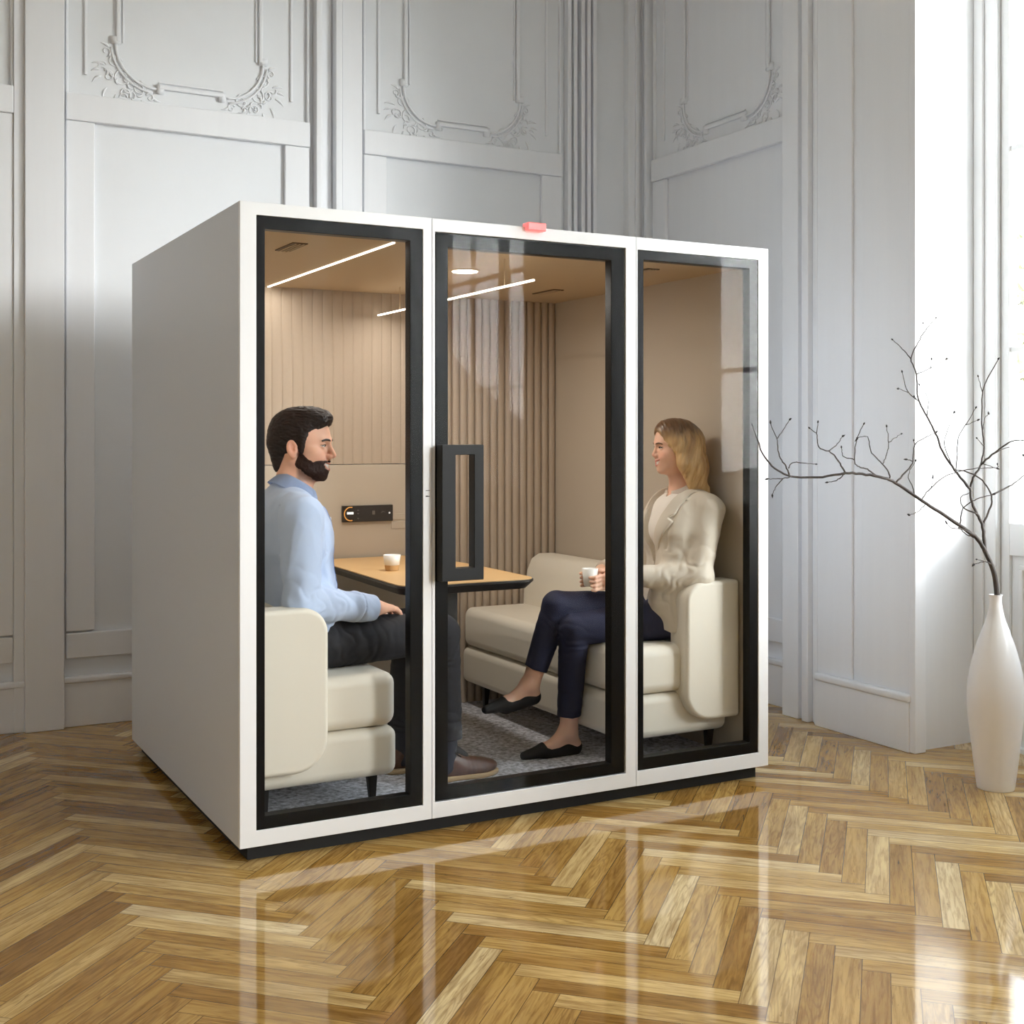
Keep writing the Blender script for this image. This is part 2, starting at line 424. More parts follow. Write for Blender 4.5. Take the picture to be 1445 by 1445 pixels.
# ---- windows
M['pane'] = glassmat('window_glass', (.97, .985, .98, 1), 1.45)
M['winpaint'] = mat('window_white_paint', srgb(236, 238, 240), .35)
zs = [.98, 1.86, 2.74, 3.62]      # glass divisions
def french_window(k, y0, y1):
    bm = bmesh.new(); X = XN
    top = 4.0; c = (y0 + y1) / 2
    # outer lining
    box(bm, X - .03, X + .10, y1 - .11, y1, 0, 4.05); box(bm, X - .03, X + .10, y0, y0 + .11, 0, 4.05); box(bm, X - .03, X + .10, y0 + .11, y1 - .11, top, 4.05)
    box(bm, X - .045, X - .03, y1 - .05, y1, 0, 4.05); box(bm, X - .045, X - .03, y0, y0 + .05, 0, 4.05)
    w = struct('window_%d' % k, bm, M['winpaint'], .004)
    for (a, b) in ((y0 + .112, c - .001), (c + .001, y1 - .112)):
        bm = bmesh.new()
        box(bm, X, X + .05, a, a + .045, .02, top - .002); box(bm, X, X + .05, b - .045, b, .02, top - .002)
        box(bm, X, X + .05, a + .045, b - .045, .02, .16); box(bm, X, X + .05, a + .045, b - .045, .84, .98); box(bm, X, X + .05, a + .045, b - .045, 3.9, top - .002)
        box(bm, X + .015, X + .04, a + .045, b - .045, .16, .84)
        frame_xz  # panel moulding below the glass
        s = obj('sash', bm, M['winpaint'], w, bevel=.003)
        bm = bmesh.new()
        yy0, yy1 = a + .09, b - .09
        for (p0, p1, q0, q1) in ((yy0, yy1, .20, .22), (yy0, yy1, .78, .80), (yy0, yy0 + .02, .22, .78), (yy1 - .02, yy1, .22, .78)):
            box(bm, X + .004, X + .016, p0, p1, q0, q1)
        obj('panel_moulding', bm, M['winpaint'], s, bevel=.003)
        bm = bmesh.new()
        for z in (1.735, 2.61, 3.3): box(bm, X + .008, X + .044, a + .045, b - .045, z - .012, z + .012)
        mid = (a + b) / 2; box(bm, X + .010, X + .042, mid - .011, mid + .011, .98, 3.9)
        obj('muntin', bm, M['winpaint'], s, bevel=.002)
        obj('window_pane', B((X + .022, X + .028, a + .045, b - .045, .98, 3.9)), M['pane'], s)
    struct('trim_%d' % (200 + k), B((X - .03, X + .12, y0, y1, -.02, .02)), M['winpaint'], .003)
for k, (y0, y1) in enumerate(NICHE): french_window(k + 1, y0 + .001, y1 - .001)

# ---- outdoors, seen only as a bright strip through the first window
M['stone'] = mat('terrace_stone', srgb(205, 200, 188), .8, noise=(3, .1))
struct('terrace_ground', B((3.52, 34, -30, 30, -.35, -.14)), M['stone'])
M['leaf'] = mat('tree_leaf', srgb(176, 190, 150), .6, noise=(2, .15)); M['bark'] = mat('tree_bark', srgb(96, 82, 66), .9, noise=(8, .3))
def garden_tree(x, y, h, r, label, seed):
    t = thing('garden_tree', label, 'tree', (x, y, -.14))
    bm = bmesh.new(); tube(bm, [(x, y, -.14), (x + .05, y, h * .35), (x - .03, y + .05, h * .7)], [.16, .12, .06], 10)
    g = np.random.default_rng(seed)
    for i in range(9):
        a = g.random() * 6.28; z = h * (.35 + .3 * g.random())
        tube(bm, [(x, y, z), (x + .5 * r * math.cos(a), y + .5 * r * math.sin(a), z + .5), (x + .8 * r * math.cos(a), y + .8 * r * math.sin(a), z + 1.1)], [.05, .03, .012], 6)
    obj('trunk', bm, M['bark'], t, smooth=True)
    bm = bmesh.new()
    for i in range(2600):
        v = g.normal(size=3); v /= np.linalg.norm(v); q = v * (.55 + .45 * g.random())
        c = np.array([x + q[0] * r, y + q[1] * r, h * .72 + q[2] * h * .33]); n = Vector(g.normal(size=3)).normalized(); u = n.orthogonal().normalized(); w = n.cross(u); s = .10 + .06 * g.random()
        bm.faces.new([bm.verts.new(Vector(c) + u * s * a + w * s * .5 * b) for a, b in ((-1, 0), (-.2, -1), (1, 0), (-.2, 1))])
    obj('foliage', bm, M['leaf'], t)
garden_tree(13.8, 9.2, 4.7, 2.0, 'pale green leafy garden tree seen through the tall window', 4)
# ================================================================== MEETING BOOTH
M['shell'] = mat('booth_white_lacquer', srgb(237, 238, 240), .34)
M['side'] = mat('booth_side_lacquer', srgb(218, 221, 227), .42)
M['black'] = mat('black_frame_gloss', srgb(10, 9, 9), .34, spec=.14)
M['handle'] = mat('black_powder_coat', srgb(11, 11, 11), .45, spec=.3)
M['bglass'] = glassmat('booth_glass', (.985, .988, .988, 1), 1.45, .075)   # anti-reflective coated
M['felt'] = mat('beige_wall_felt', srgb(182, 167, 150), .85, noise=(90, .025), bump=(400, .08))
M['flat'] = mat('beige_wall_panel', srgb(188, 177, 161), .8, noise=(5, .012))
M['ceil'] = mat('beige_ceiling_felt', srgb(192, 170, 140), .85, noise=(90, .02))
M['carpet'] = mat('grey_carpet', srgb(190, 191, 198), .95, noise=(55, .65), bump=(260, .8))
M['led'] = emat('led_strip', (1, .9, .76, 1), 5)
M['down'] = emat('downlight_glow', (1, .9, .76, 1), 6)
M['red'] = mat('red_status_lens', srgb(240, 96, 96), .3, emis=((1, .16, .15, 1), 1.0))
M['vent'] = mat('vent_bronze', srgb(96, 74, 50), .6)
W0, W1, D0, D1, H0, H1 = 0.0, 2.136, 0.0, 1.64, .049, 2.101
booth = thing('meeting_booth', 'large white office meeting booth with black framed glass front on the parquet', 'meeting booth', (1.068, .82, 0))
bp = lambda n, bm, m, **k: obj(n, bm, M[m], booth, **k)
bp('plinth', B((.035, 2.10, .035, 1.61, .0, .052)), 'blackrubber')
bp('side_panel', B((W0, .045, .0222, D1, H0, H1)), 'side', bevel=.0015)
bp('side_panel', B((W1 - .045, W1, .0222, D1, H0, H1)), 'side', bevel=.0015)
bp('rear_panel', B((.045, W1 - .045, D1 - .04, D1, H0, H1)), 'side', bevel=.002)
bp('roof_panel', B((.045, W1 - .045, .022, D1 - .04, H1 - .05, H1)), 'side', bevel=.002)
bp('floor_panel', B((.045, W1 - .045, .022, D1 - .04, H0, .058)), 'blackrubber')
# --- front: three framed bays
def front(x0, x1, bx0, bx1, bz0, bz1, gx0, gx1, gz0, gz1, door=False):
    n = 'door_surround' if door else 'front_frame'
    fr = obj(n, frame_xz(bmesh.new(), x0, x1, H0, H1, bx0, bx1, bz0, bz1, .0, .0215), M['shell'], booth, bevel=.0015)
    d = .004 if door else .0
    bl = obj('door_leaf' if door else 'window_frame', frame_xz(bmesh.new(), bx0 + d, bx1 - d, bz0 + d, bz1 - d, gx0, gx1, gz0, gz1, .004, .046), M['black'], booth if door else fr, bevel=.0015)
    obj('glass_pane', B((bx0 + d + .001, bx1 - d - .001, .0, .0035, bz0 + d + .001, bz1 - d - .001)), M['bglass'], bl)
    return fr, bl
front(0, .667, .054, .634, .1, 2.06, .083, .588, .142, 2.018)
ds, door = front(.669, 1.505, .679, 1.459, .103, 2.056, .730, 1.397, .148, 2.006, True)
front(1.507, W1, 1.512, 2.087, .105, 2.054, 1.541, 2.045, .15, 2.018)
# --- door handle: rectangular loops on both faces of the leaf
hb = bmesh.new()
frame_xz(hb, .683, .842, .862, 1.327, .735, .806, .905, 1.292, -.048, -.002)
hd = obj('door_handle', hb, M['handle'], door, bevel=.002)
# --- small mark on the white post left of the door: two printed dashes
dm = bmesh.new()
a, b = ony(600.5, 692.5, 0), ony(606, 692.5, 0)
for y0, y1, xa, xb in ((691.8, 692.8, 600.8, 606.3), (699.4, 701.2, 600.8, 604.0), (699.8, 701.2, 604.4, 606.0)):
    p, q = ony(xa, y1, 0), ony(xb, y0, 0)
    box(dm, p[0], q[0], -.0012, .002, p[2], q[2])
obj('printed_mark', dm, mat('mark_ink', srgb(60, 60, 62), .5), ds)
# --- red status light on the top edge above the door
pl, pr = ony(741, 316, 0), ony(767, 328, 0)
sl = obj('status_light', B((pl[0], pr[0], -.022, .02, pr[2], H1 + .014)), M['red'], booth, bevel=.004, label='glowing red status light')
# --- inside shell
IX0, IX1, IY, IZ0, IZ1 = .062, 2.074, 1.575, .058, 2.03
bp('inner_wall_left', B((.046, IX0, .05, 1.598, IZ0, IZ1 + .015)), 'flat')
bp('inner_wall_right', B((IX1, 2.09, .05, 1.598, IZ0, IZ1 + .015)), 'flat')
bp('inner_ceiling', B((IX0, IX1, .05, 1.598, IZ1, IZ1 + .018)), 'ceil')
bp('carpet', B((IX0, IX1, .047, 1.598, IZ0, .066)), 'carpet')
# fluted rear lining: shallow ribs behind the man, deep round flutes towards the corner
def flutes(x0, x1, pitch, dep, z0, z1, seg=8):
    bm = bmesh.new(); n = round((x1 - x0) / pitch); p = (x1 - x0) / n; prof = []
    for i in range(n):
        for k in range(seg + (1 if i == n - 1 else 0)):
            t = k / seg; d = dep * math.sqrt(max(0, 1 - (2 * t - 1) ** 2)) ** .9
            prof.append((x0 + (i + t) * p, IY - d))
    poly = [(x0, IY + .018)] + prof + [(x1, IY + .018)]
    poly = [(poly[0][0] - .0, poly[0][1])] + poly[1:]
    v0 = [bm.verts.new((x, y, z0)) for x, y in poly]; v1 = [bm.verts.new((x, y, z1)) for x, y in poly]
    m = len(poly)
    for i in range(m):
        j = (i + 1) % m; bm.faces.new((v0[i], v0[j], v1[j], v1[i]))
    bm.faces.new(v1); bm.faces.new(v0)
    return bm
f1 = obj('fluted_lining', flutes(IX0, 1.33, .049, .0045, 1.229, IZ1), M['felt'], booth)
f2 = obj('fluted_lining', flutes(1.33, IX1, .0425, .019, IZ0, IZ1, 10), M['felt'], booth)
bp('lower_lining', B((IX0, 1.328, IY - .004, IY + .018, IZ0, 1.226)), 'flat', bevel=.0015)
bp('rail_seam', B((1.52, 1.78, IY - .0205, IY - .0175, 1.745, 1.7475)), 'felt')
# ceiling fittings
def at_ceil(px, py): return onz(px, py, IZ1)
e0, e1 = at_ceil(375, 404), at_ceil(572, 338)
xs = (e0[0] + e1[0]) / 2
bp('light_strip', B((xs - .0045, xs + .0045, .13, IY - .01, IZ1 - .004, IZ1 + .002)), 'led')
# second line lamp hangs a hand's breadth below the ceiling
ZL = IZ1 - .105
g0, g1 = onz(862, 372, ZL), onz(640, 419, ZL)
xl = (g0[0] + g1[0]) / 2
ls = bp('light_strip', B((xl - .0045, xl + .0045, .075, IY - .02, ZL - .004, ZL + .002)), 'led')
for y_ in (.30, 1.3): obj('lamp_suspension', B((xl - .002, xl + .002, y_, y_ + .004, ZL + .002, IZ1)), M['ceil'], ls)
for (px, py) in ((527, 416), (656, 382)):
    p = at_ceil(px, py)
    rim = bp('downlight', lathe(bmesh.new(), [(.062, IZ1 - .003), (.062, IZ1 + .004)], p[0], p[1], 40), 'ceil')
    obj('downlight_lens', lathe(bmesh.new(), [(.052, IZ1 - .0055), (.052, IZ1)], p[0], p[1], 40), M['down'], rim)
for (px, py) in ((411, 348), (773, 411.5), (903, 383)):
    p = at_ceil(px, py); bm = B((p[0] - .028, p[0] + .028, p[1] - .1, p[1] + .1, IZ1 - .004, IZ1 + .002))
    v = bp('air_vent', bm, 'vent', bevel=.001)
    bm = bmesh.new()
    for k in (-.014, 0, .014): box(bm, p[0] + k - .002, p[0] + k + .002, p[1] - .095, p[1] + .095, IZ1 - .0065, IZ1 - .003)
    obj('vent_slat', bm, M['ceil'], v)
# control panel with its dial and marks
YP = IY - .004
c0, c1 = ony(482, 737, YP), ony(553, 712, YP)
M['cp'] = mat('control_panel_face', srgb(44, 38, 34), .35); M['amber'] = mat('amber_ring', srgb(196, 140, 70), .4, emis=(srgb(210, 145, 70), .5)); M['lit'] = mat('lit_mark', srgb(240, 240, 236), .4, emis=((1, 1, .95, 1), .9)); M['dimmark'] = mat('dim_mark', srgb(110, 104, 98), .5)
cp = bp('control_panel', B((c0[0], c1[0], YP - .014, YP, c0[2], c1[2])), 'cp', bevel=.002)
zc = (c0[2] + c1[2]) / 2; hh = (c1[2] - c0[2]) / 2; cw = c1[0] - c0[0]; YF_ = YP - .0155
bm = bmesh.new(); ccx = c0[0] + .155 * cw
tube(bm, [(ccx + hh * .82 * math.cos(t), YF_, zc + hh * .82 * math.sin(t)) for t in np.linspace(math.radians(75), math.radians(285), 24)], .0026, 6)
obj('dial_ring', bm, M['amber'], cp)
u = cw / 370   # the panel's face is 370 units wide
def mk(n_, m_, x0, x1, y0, y1): obj(n_, B((c0[0] + x0 * u, c0[0] + x1 * u, YF_ - .0005, YP - .012, zc + y0 * u, zc + y1 * u)), M[m_], cp)
for x in (32, 44, 56, 68): mk('display_digit', 'lit', x, x + 9, -2, 13)
mk('display_mark', 'lit', 338, 347, -4, 6)
for y in (24, 2, -32): mk('key_mark', 'dimmark', 106, 118, y - 3, y + 3)
mk('key_mark', 'dimmark', 215, 235, -8, 18)
obj('arrow_mark', tube(bmesh.new(), [(c0[0] + x * u, YF_, zc + y * u) for x, y in ((282, 2), (290, 11), (302, 11), (310, 2))], .0012, 6), M['dimmark'], cp)
# flush socket covers right of the panel
for (x0, x1, y0, y1) in ((553, 578, 724, 733), (552, 578, 735, 746)):
    p, q = ony(x0, y1, YP), ony(x1 + 6, y0, YP)
    bp('socket_cover', B((p[0], q[0], YP - .003, YP + .001, p[2], q[2])), 'flat', bevel=.001)

# ================================================================== FURNITURE
M['cream'] = mat('cream_upholstery', srgb(226, 220, 206), .62, sheen=.15, bump=(500, .06))
M['legblack'] = mat('sofa_leg_black', srgb(22, 20, 19), .45)
def rbox(x0, x1, y0, y1, z0, z1): return B((x0, x1, y0, y1, z0, z1))
def sofa(side, label):
    """side=-1 against the left booth wall, +1 against the right one; X measures from the wall into the booth"""
    fx = (lambda a: IX0 + .006 + a) if side < 0 else (lambda a: IX1 - .006 - a)
    t = thing('sofa', label, 'sofa', (fx(.27), .8, .066), 'facing sofas')
    def bx(n, a0, a1, y0, y1, z0, z1, bev, seg=5, par=t, **k):
        x0, x1 = sorted((fx(a0), fx(a1)))
        return obj(n, rbox(x0, x1, y0, y1, z0, z1), M['cream'], par, bevel=bev, seg=seg, **k)
    Y0, Y1 = .135, 1.545
    bx('seat_base', .02, .535, Y0 + .005, Y1, .175, .345, .035)
    bx('seat_cushion', .10, .53, Y0, Y1 - .005, .348, .535, .042)
    # backrest: rounded slab leaning on the wall, low enough to sit against
    x_in = .17
    pts = [(.0, .36), (.215, .36), (.205, .60), (.185, .70), (.16, .755), (.12, .778), (.05, .778), (.0, .765)]
    bm = bmesh.new(); prism(bm, [(fx(a), z) for a, z in pts], 'y', Y0 + .13, Y1 - .01)
    bk = obj('backrest', bm, M['cream'], t, bevel=.03, seg=4, angle=50)
    # end wing: a padded panel with rounded top and bottom corners
    r = .085; bm = bmesh.new(); a1 = .262; z0, z1 = .235, .782
    prof = [(0.0, z0)]
    prof += [(a1 - .115 + .115 * math.sin(q), z0 + .115 - .115 * math.cos(q)) for q in np.linspace(0, PI / 2, 9)]
    prof += [(a1 - r + r * math.cos(q), z1 - r + r * math.sin(q)) for q in np.linspace(0, PI / 2, 9)]
    prof += [(0.0, z1)]
    prism(bm, [(fx(a), z) for a, z in prof], 'y', Y0 - .045, Y0 + .075)
    obj('end_wing', bm, M['cream'], t, bevel=.016, seg=4, angle=60)
    for y in (Y0 + .07, Y1 - .12):
        for a in (.46, .07):
            bm = bmesh.new(); x0, x1 = sorted((fx(a - .018), fx(a + .018)))
            vs = [(x0, y - .016, .178), (x1, y - .016, .178), (x1, y + .016, .178), (x0, y + .016, .178)]
            xx0, xx1 = sorted((fx(a - .006), fx(a + .014)))
            vb = [(xx0, y - .009, .066), (xx1, y - .009, .066), (xx1, y + .009, .066), (xx0, y + .009, .066)]
            V = [bm.verts.new(p) for p in vs]; U = [bm.verts.new(p) for p in vb]
            bm.faces.new(V); bm.faces.new(U)
            for i in range(4): bm.faces.new((V[i], V[(i + 1) % 4], U[(i + 1) % 4], U[i]))
            obj('leg', bm, M['legblack'], t, bevel=.003)
    return t
sofa(-1, 'cream upholstered sofa under the man, on the left side of the booth')
sofa(1, 'cream upholstered sofa under the woman, on the right side of the booth')

# table: boat-shaped oak top on the booth's rear wall, black edge, one black column
M['oak'] = mat('light_oak_veneer', srgb(214, 176, 124), .42, noise=(4, .07, (3, 22, 3)))
M['edge'] = mat('table_black_edge', srgb(24, 21, 19), .45)
ZT = .795
tb = thing('table', 'light oak table with black edge between the two sofas', 'table', (1.045, .98, .066))
def top_outline(g=0):
    pts = []
    # corners: (x, y, radius)
    cs = [(.79 - g, IY - .024 , .004), (.735 - g, .42 - g, .07), (1.325 + g, .41 - g, .085), (1.345 + g, 1.05, .3), (1.30 + g, IY - .024, .004)]
    n = len(cs)
    for i, (x, y, r) in enumerate(cs):
        a = Vector((cs[i - 1][0] - x, cs[i - 1][1] - y)).normalized(); b = Vector((cs[(i + 1) % n][0] - x, cs[(i + 1) % n][1] - y)).normalized()
        p = Vector((x, y)); s, e = p + a * r, p + b * r
        for k in range(9):
            q = k / 8; v = s * (1 - q) ** 2 + p * 2 * q * (1 - q) + e * q * q; pts.append((v.x, v.y))
    return pts
bm = bmesh.new()
o1, o2 = top_outline(0), top_outline(-.022)
v0 = [bm.verts.new((x, y, ZT - .004)) for x, y in o1]; v1 = [bm.verts.new((x, y, ZT - .012)) for x, y in o1]; v2 = [bm.verts.new((x, y, ZT - .040)) for x, y in o2]
n = len(v0); bm.faces.new(v0); bm.faces.new(v2)
for a, b in ((v0, v1), (v1, v2)):
    for i in range(n): bm.faces.new((a[i], a[(i + 1) % n], b[(i + 1) % n], b[i]))
ed = obj('tabletop_edge', bm, M['edge'], tb)
bm = bmesh.new(); prism(bm, top_outline(-.004), 'z', ZT - .0045, ZT)
obj('tabletop', bm, M['oak'], tb, bevel=.001, seg=1)
bm = bmesh.new(); box(bm, .975, 1.040, .565, .635, .072, ZT - .038)
obj('column', bm, M['edge'], tb, bevel=.004)
obj('foot_plate', B((.955, 1.06, .545, .655, .066, .072)), M['edge'], tb, bevel=.002)

# cups
M['china'] = mat('white_china', srgb(236, 235, 230), .3); M['cork'] = mat('cork_base', srgb(196, 156, 104), .8, noise=(60, .12)); M['coffee'] = mat('coffee', srgb(50, 30, 18), .2)
def cup(x, y, z, r, h, label, band=None, tilt=0):
    t = thing('coffee_cup', label, 'cup', (x, y, z), None)
    rb = r * .74
    def rad(q): return rb + (r - rb) * q
    k0 = band or 0
    prof = [(0.0001, h * .12), (rad(.12) - .003, h * .12), (r - .003, h * .995), (r - .001, h), (r, h * .995), (rad(k0), h * k0 + .0), (rad(k0) - .001, h * k0)]
    if not band: prof = prof[:-2] + [(rb + .001, .003), (rb - .002, 0), (.0001, 0)]
    else: prof += [(.0001, h * k0)]
    bm = lathe(bmesh.new(), [(a, z + b) for a, b in prof], x, y, 40, cap=False)
    obj('bowl', bm, M['china'], t, smooth=True, weld=True)
    if band:
        bm = lathe(bmesh.new(), [(.0001, z), (rb - .002, z), (rb, z + .002), (rad(k0), z + h * k0 - .0005), (.0001, z + h * k0 - .0005)], x, y, 40, cap=False)
        obj('base_band', bm, M['cork'], t, smooth=False, weld=True)
    obj('coffee', lathe(bmesh.new(), [(rad(.8) - .004, z + h * .79), (rad(.8) - .0035, z + h * .8)], x, y, 40), M['coffee'], t)
    return t
pc = onz(553, 805, ZT)
cup(pc[0], pc[1], ZT, .037, .066, 'white coffee cup with a cork coloured base standing on the oak table', .36)
# ================================================================== FIGURES: distance-field modeller
def hash3(ix, iy, iz):
    h = (ix.astype(np.int64) * 374761393 + iy.astype(np.int64) * 668265263 + iz.astype(np.int64) * 2147483647) & 0x7fffffff
    h = ((h ^ (h >> 13)) * 1274126177) & 0x7fffffff
    return ((h ^ (h >> 16)) & 0xffff).astype(np.float32) / 65535.
def vnoise(P):
    i = np.floor(P).astype(np.int64); f = (P - i).astype(np.float32); f = f * f * (3 - 2 * f); r = 0
    for dx in (0, 1):
        for dy in (0, 1):
            for dz in (0, 1):
                w = (f[:, 0] if dx else 1 - f[:, 0]) * (f[:, 1] if dy else 1 - f[:, 1]) * (f[:, 2] if dz else 1 - f[:, 2])
                r = r + w * hash3(i[:, 0] + dx, i[:, 1] + dy, i[:, 2] + dz)
    return r * 2 - 1
def rotm(yaw=0, pitch=0, roll=0):
    """local -> world; yaw about z, pitch nods about y, roll about x"""
    return np.array(Matrix.Rotation(yaw, 3, 'Z') @ Matrix.Rotation(pitch, 3, 'Y') @ Matrix.Rotation(roll, 3, 'X'))
class Fr:
    """local frame: p_world = o + R @ p"""
    def __init__(s, o=(0, 0, 0), R=np.eye(3), sc=1.0): s.o = np.array(o, float); s.R = np.array(R, float); s.s = sc
    def w(s, p): return s.o + s.R @ (np.array(p, float) * s.s)
ID = Fr()
class Cone:
    def __init__(s, a, b, ra, rb, fr=ID):
        s.a, s.b = fr.w(a), fr.w(b); s.ra, s.rb = ra * fr.s, rb * fr.s
        r = max(s.ra, s.rb); s.lo = np.minimum(s.a, s.b) - r; s.hi = np.maximum(s.a, s.b) + r
    def d(s, P):
        ba = s.b - s.a; L = max(ba @ ba, 1e-12); h = np.clip(((P - s.a) @ ba) / L, 0, 1)
        q = P - s.a - h[:, None] * ba
        return np.sqrt((q * q).sum(1)) - (s.ra + (s.rb - s.ra) * h)
class Ell:
    def __init__(s, c, r, fr=ID, R=np.eye(3), cut=None):
        s.c = fr.w(c); s.r = np.array(r, float) * fr.s; s.R = fr.R @ np.array(R)
        m = s.r.max(); s.lo = s.c - m; s.hi = s.c + m
    def d(s, P):
        q = (P - s.c) @ s.R
        k0 = np.sqrt(((q / s.r) ** 2).sum(1)); k1 = np.sqrt(((q / (s.r ** 2)) ** 2).sum(1))
        return k0 * (k0 - 1) / np.maximum(k1, 1e-9)
class Box:
    def __init__(s, c, h, rad=0, fr=ID, R=np.eye(3)):
        s.c = fr.w(c); s.h = np.array(h, float) * fr.s - rad * fr.s; s.rad = rad * fr.s; s.R = fr.R @ np.array(R)
        m = np.linalg.norm(s.h) + s.rad; s.lo = s.c - m; s.hi = s.c + m
    def d(s, P):
        q = np.abs((P - s.c) @ s.R) - s.h
        return np.sqrt((np.maximum(q, 0) ** 2).sum(1)) + np.minimum(q.max(1), 0) - s.rad
class Half:
    """half space: inside where n.(p-o) < 0"""
    def __init__(s, o, n, fr=ID):
        s.o = fr.w(o); s.n = fr.R @ np.array(n, float); s.n /= np.linalg.norm(s.n); s.lo = np.full(3, -1e9); s.hi = np.full(3, 1e9)
    def d(s, P): return (P - s.o) @ s.n
class Fn:
    def __init__(s, f, lo=None, hi=None): s.d = f; s.lo = np.full(3, -1e9) if lo is None else np.array(lo); s.hi = np.full(3, 1e9) if hi is None else np.array(hi)
def smin(a, b, k):
    if k <= 0: return np.minimum(a, b)
    h = np.maximum(k - np.abs(a - b), 0) / k
    return np.minimum(a, b) - h * h * k * .25
def smax(a, b, k): return -smin(-a, -b, k)
def solid(ops, step, disp=None, pad=.02):
    """ops: list of (op, prim, k) with op '+', '-', '&'. Returns verts, faces (surface nets)"""
    add = [p for o, p, k in ops if o == '+']
    lo = np.min([p.lo for p in add], 0) - pad; hi = np.max([p.hi for p in add], 0) + pad
    n = np.ceil((hi - lo) / step).astype(int) + 1
    ax = [(lo[i] + step * np.arange(n[i])).astype(np.float32) for i in range(3)]
    BIG = .06; V = np.full(n, BIG, np.float32)
    for o, p, k in ops:
        m = BIG if o == '+' else max(k, 0) + 3 * step
        i0 = np.clip(np.floor((p.lo - m - lo) / step).astype(int), 0, n); i1 = np.clip(np.ceil((p.hi + m - lo) / step).astype(int) + 1, 0, n)
        if (i1 <= i0).any(): continue
        sl = tuple(slice(a, b) for a, b in zip(i0, i1)); sub = V[sl]
        g = np.stack(np.meshgrid(*[ax[i][sl[i]] for i in range(3)], indexing='ij'), -1).reshape(-1, 3)
        if o == '&':
            full = p.d(g).reshape(sub.shape); V[sl] = smax(sub, full, k)
        else:
            if o == '-':
                msk = (sub < max(k, 0) + 4 * step).reshape(-1)
                if not msk.any(): continue
                f = sub.reshape(-1).copy(); f[msk] = smax(f[msk], -p.d(g[msk]), k); V[sl] = f.reshape(sub.shape)
            else:
                V[sl] = smin(sub, np.minimum(p.d(g), BIG * 2).reshape(sub.shape), k)
    if disp is not None:
        idx = np.argwhere(np.abs(V) < .02); P = lo + idx * step
        V[tuple(idx.T)] += disp(P).astype(np.float32)
    return nets(V, lo, step)
def nets(V, lo, step):
    S = V < 0
    nx, ny, nz = V.shape
    c = np.zeros((nx - 1, ny - 1, nz - 1), np.uint8)
    for dx in (0, 1):
        for dy in (0, 1):
            for dz in (0, 1):
                c += S[dx:nx - 1 + dx, dy:ny - 1 + dy, dz:nz - 1 + dz]
    act = np.argwhere((c > 0) & (c < 8))
    idm = np.full(c.shape, -1, np.int32); idm[tuple(act.T)] = np.arange(len(act))
    acc = np.zeros((len(act), 3)); cnt = np.zeros(len(act))
    cor = [(dx, dy, dz) for dx in (0, 1) for dy in (0, 1) for dz in (0, 1)]
    for i, a in enumerate(cor):
        for b in cor[i + 1:]:
            if sum(abs(p - q) for p, q in zip(a, b)) != 1: continue
            va = V[tuple((act + a).T)]; vb = V[tuple((act + b).T)]
            m = (va < 0) != (vb < 0); t = np.where(m, va / np.where(m, va - vb, 1), 0)
            pt = np.array(a) + t[:, None] * (np.array(b) - np.array(a))
            acc[m] += pt[m]; cnt[m] += 1
    verts = lo + (act + acc / cnt[:, None]) * step
    faces = []
    for axis in range(3):
        u, v = [(1, 2), (2, 0), (0, 1)][axis]
        e = [0, 0, 0]; e[axis] = 1
        sa = S[tuple(slice(0, V.shape[i] - e[i]) for i in range(3))]; sb = S[tuple(slice(e[i], None) for i in range(3))]
        ed = np.argwhere(sa != sb)
        ok = (ed[:, u] > 0) & (ed[:, v] > 0) & (ed[:, u] < V.shape[u] - 1) & (ed[:, v] < V.shape[v] - 1)
        ed = ed[ok]; fl = sa[tuple(ed.T)]
        def cell(du, dv):
            q = ed.copy(); q[:, u] -= du; q[:, v] -= dv; return idm[tuple(q.T)]
        q = np.stack([cell(1, 1), cell(0, 1), cell(0, 0), cell(1, 0)], 1)
        q[~fl] = q[~fl][:, ::-1]
        faces.append(q)
    return verts, np.concatenate(faces)
def sdf_obj(name, ops, step, m, parent, disp=None, smooth=1, tint=None, label=None):
    v, f = solid(ops, step, disp)
    if smooth:
        n = len(v); i0 = f.ravel(); i1 = np.roll(f, -1, 1).ravel(); cnt = np.maximum(np.bincount(i0, minlength=n), 1)
        for _ in range(smooth):
            acc = np.stack([np.bincount(i0, v[i1, k], minlength=n) for k in range(3)], 1)
            v = v * .5 + .5 * acc / cnt[:, None]
    me = bpy.data.meshes.new(name)
    me.vertices.add(len(v)); me.vertices.foreach_set('co', v.astype(np.float32).ravel())
    me.loops.add(f.size); me.loops.foreach_set('vertex_index', f.astype(np.int32).ravel())
    me.polygons.add(len(f)); me.polygons.foreach_set('loop_start', np.arange(0, f.size, 4, dtype=np.int32))
    try: me.polygons.foreach_set('loop_total', np.full(len(f), 4, np.int32))
    except Exception: pass
    me.update(calc_edges=True); me.validate()
    me.polygons.foreach_set('use_smooth', np.ones(len(me.polygons), bool))
    if tint is not None:
        at = me.attributes.new('tint', 'FLOAT_COLOR', 'POINT'); c = tint(v); at.data.foreach_set('color', c.astype(np.float32).ravel())
    return link_mesh(name, me, M[m], parent, False, label)
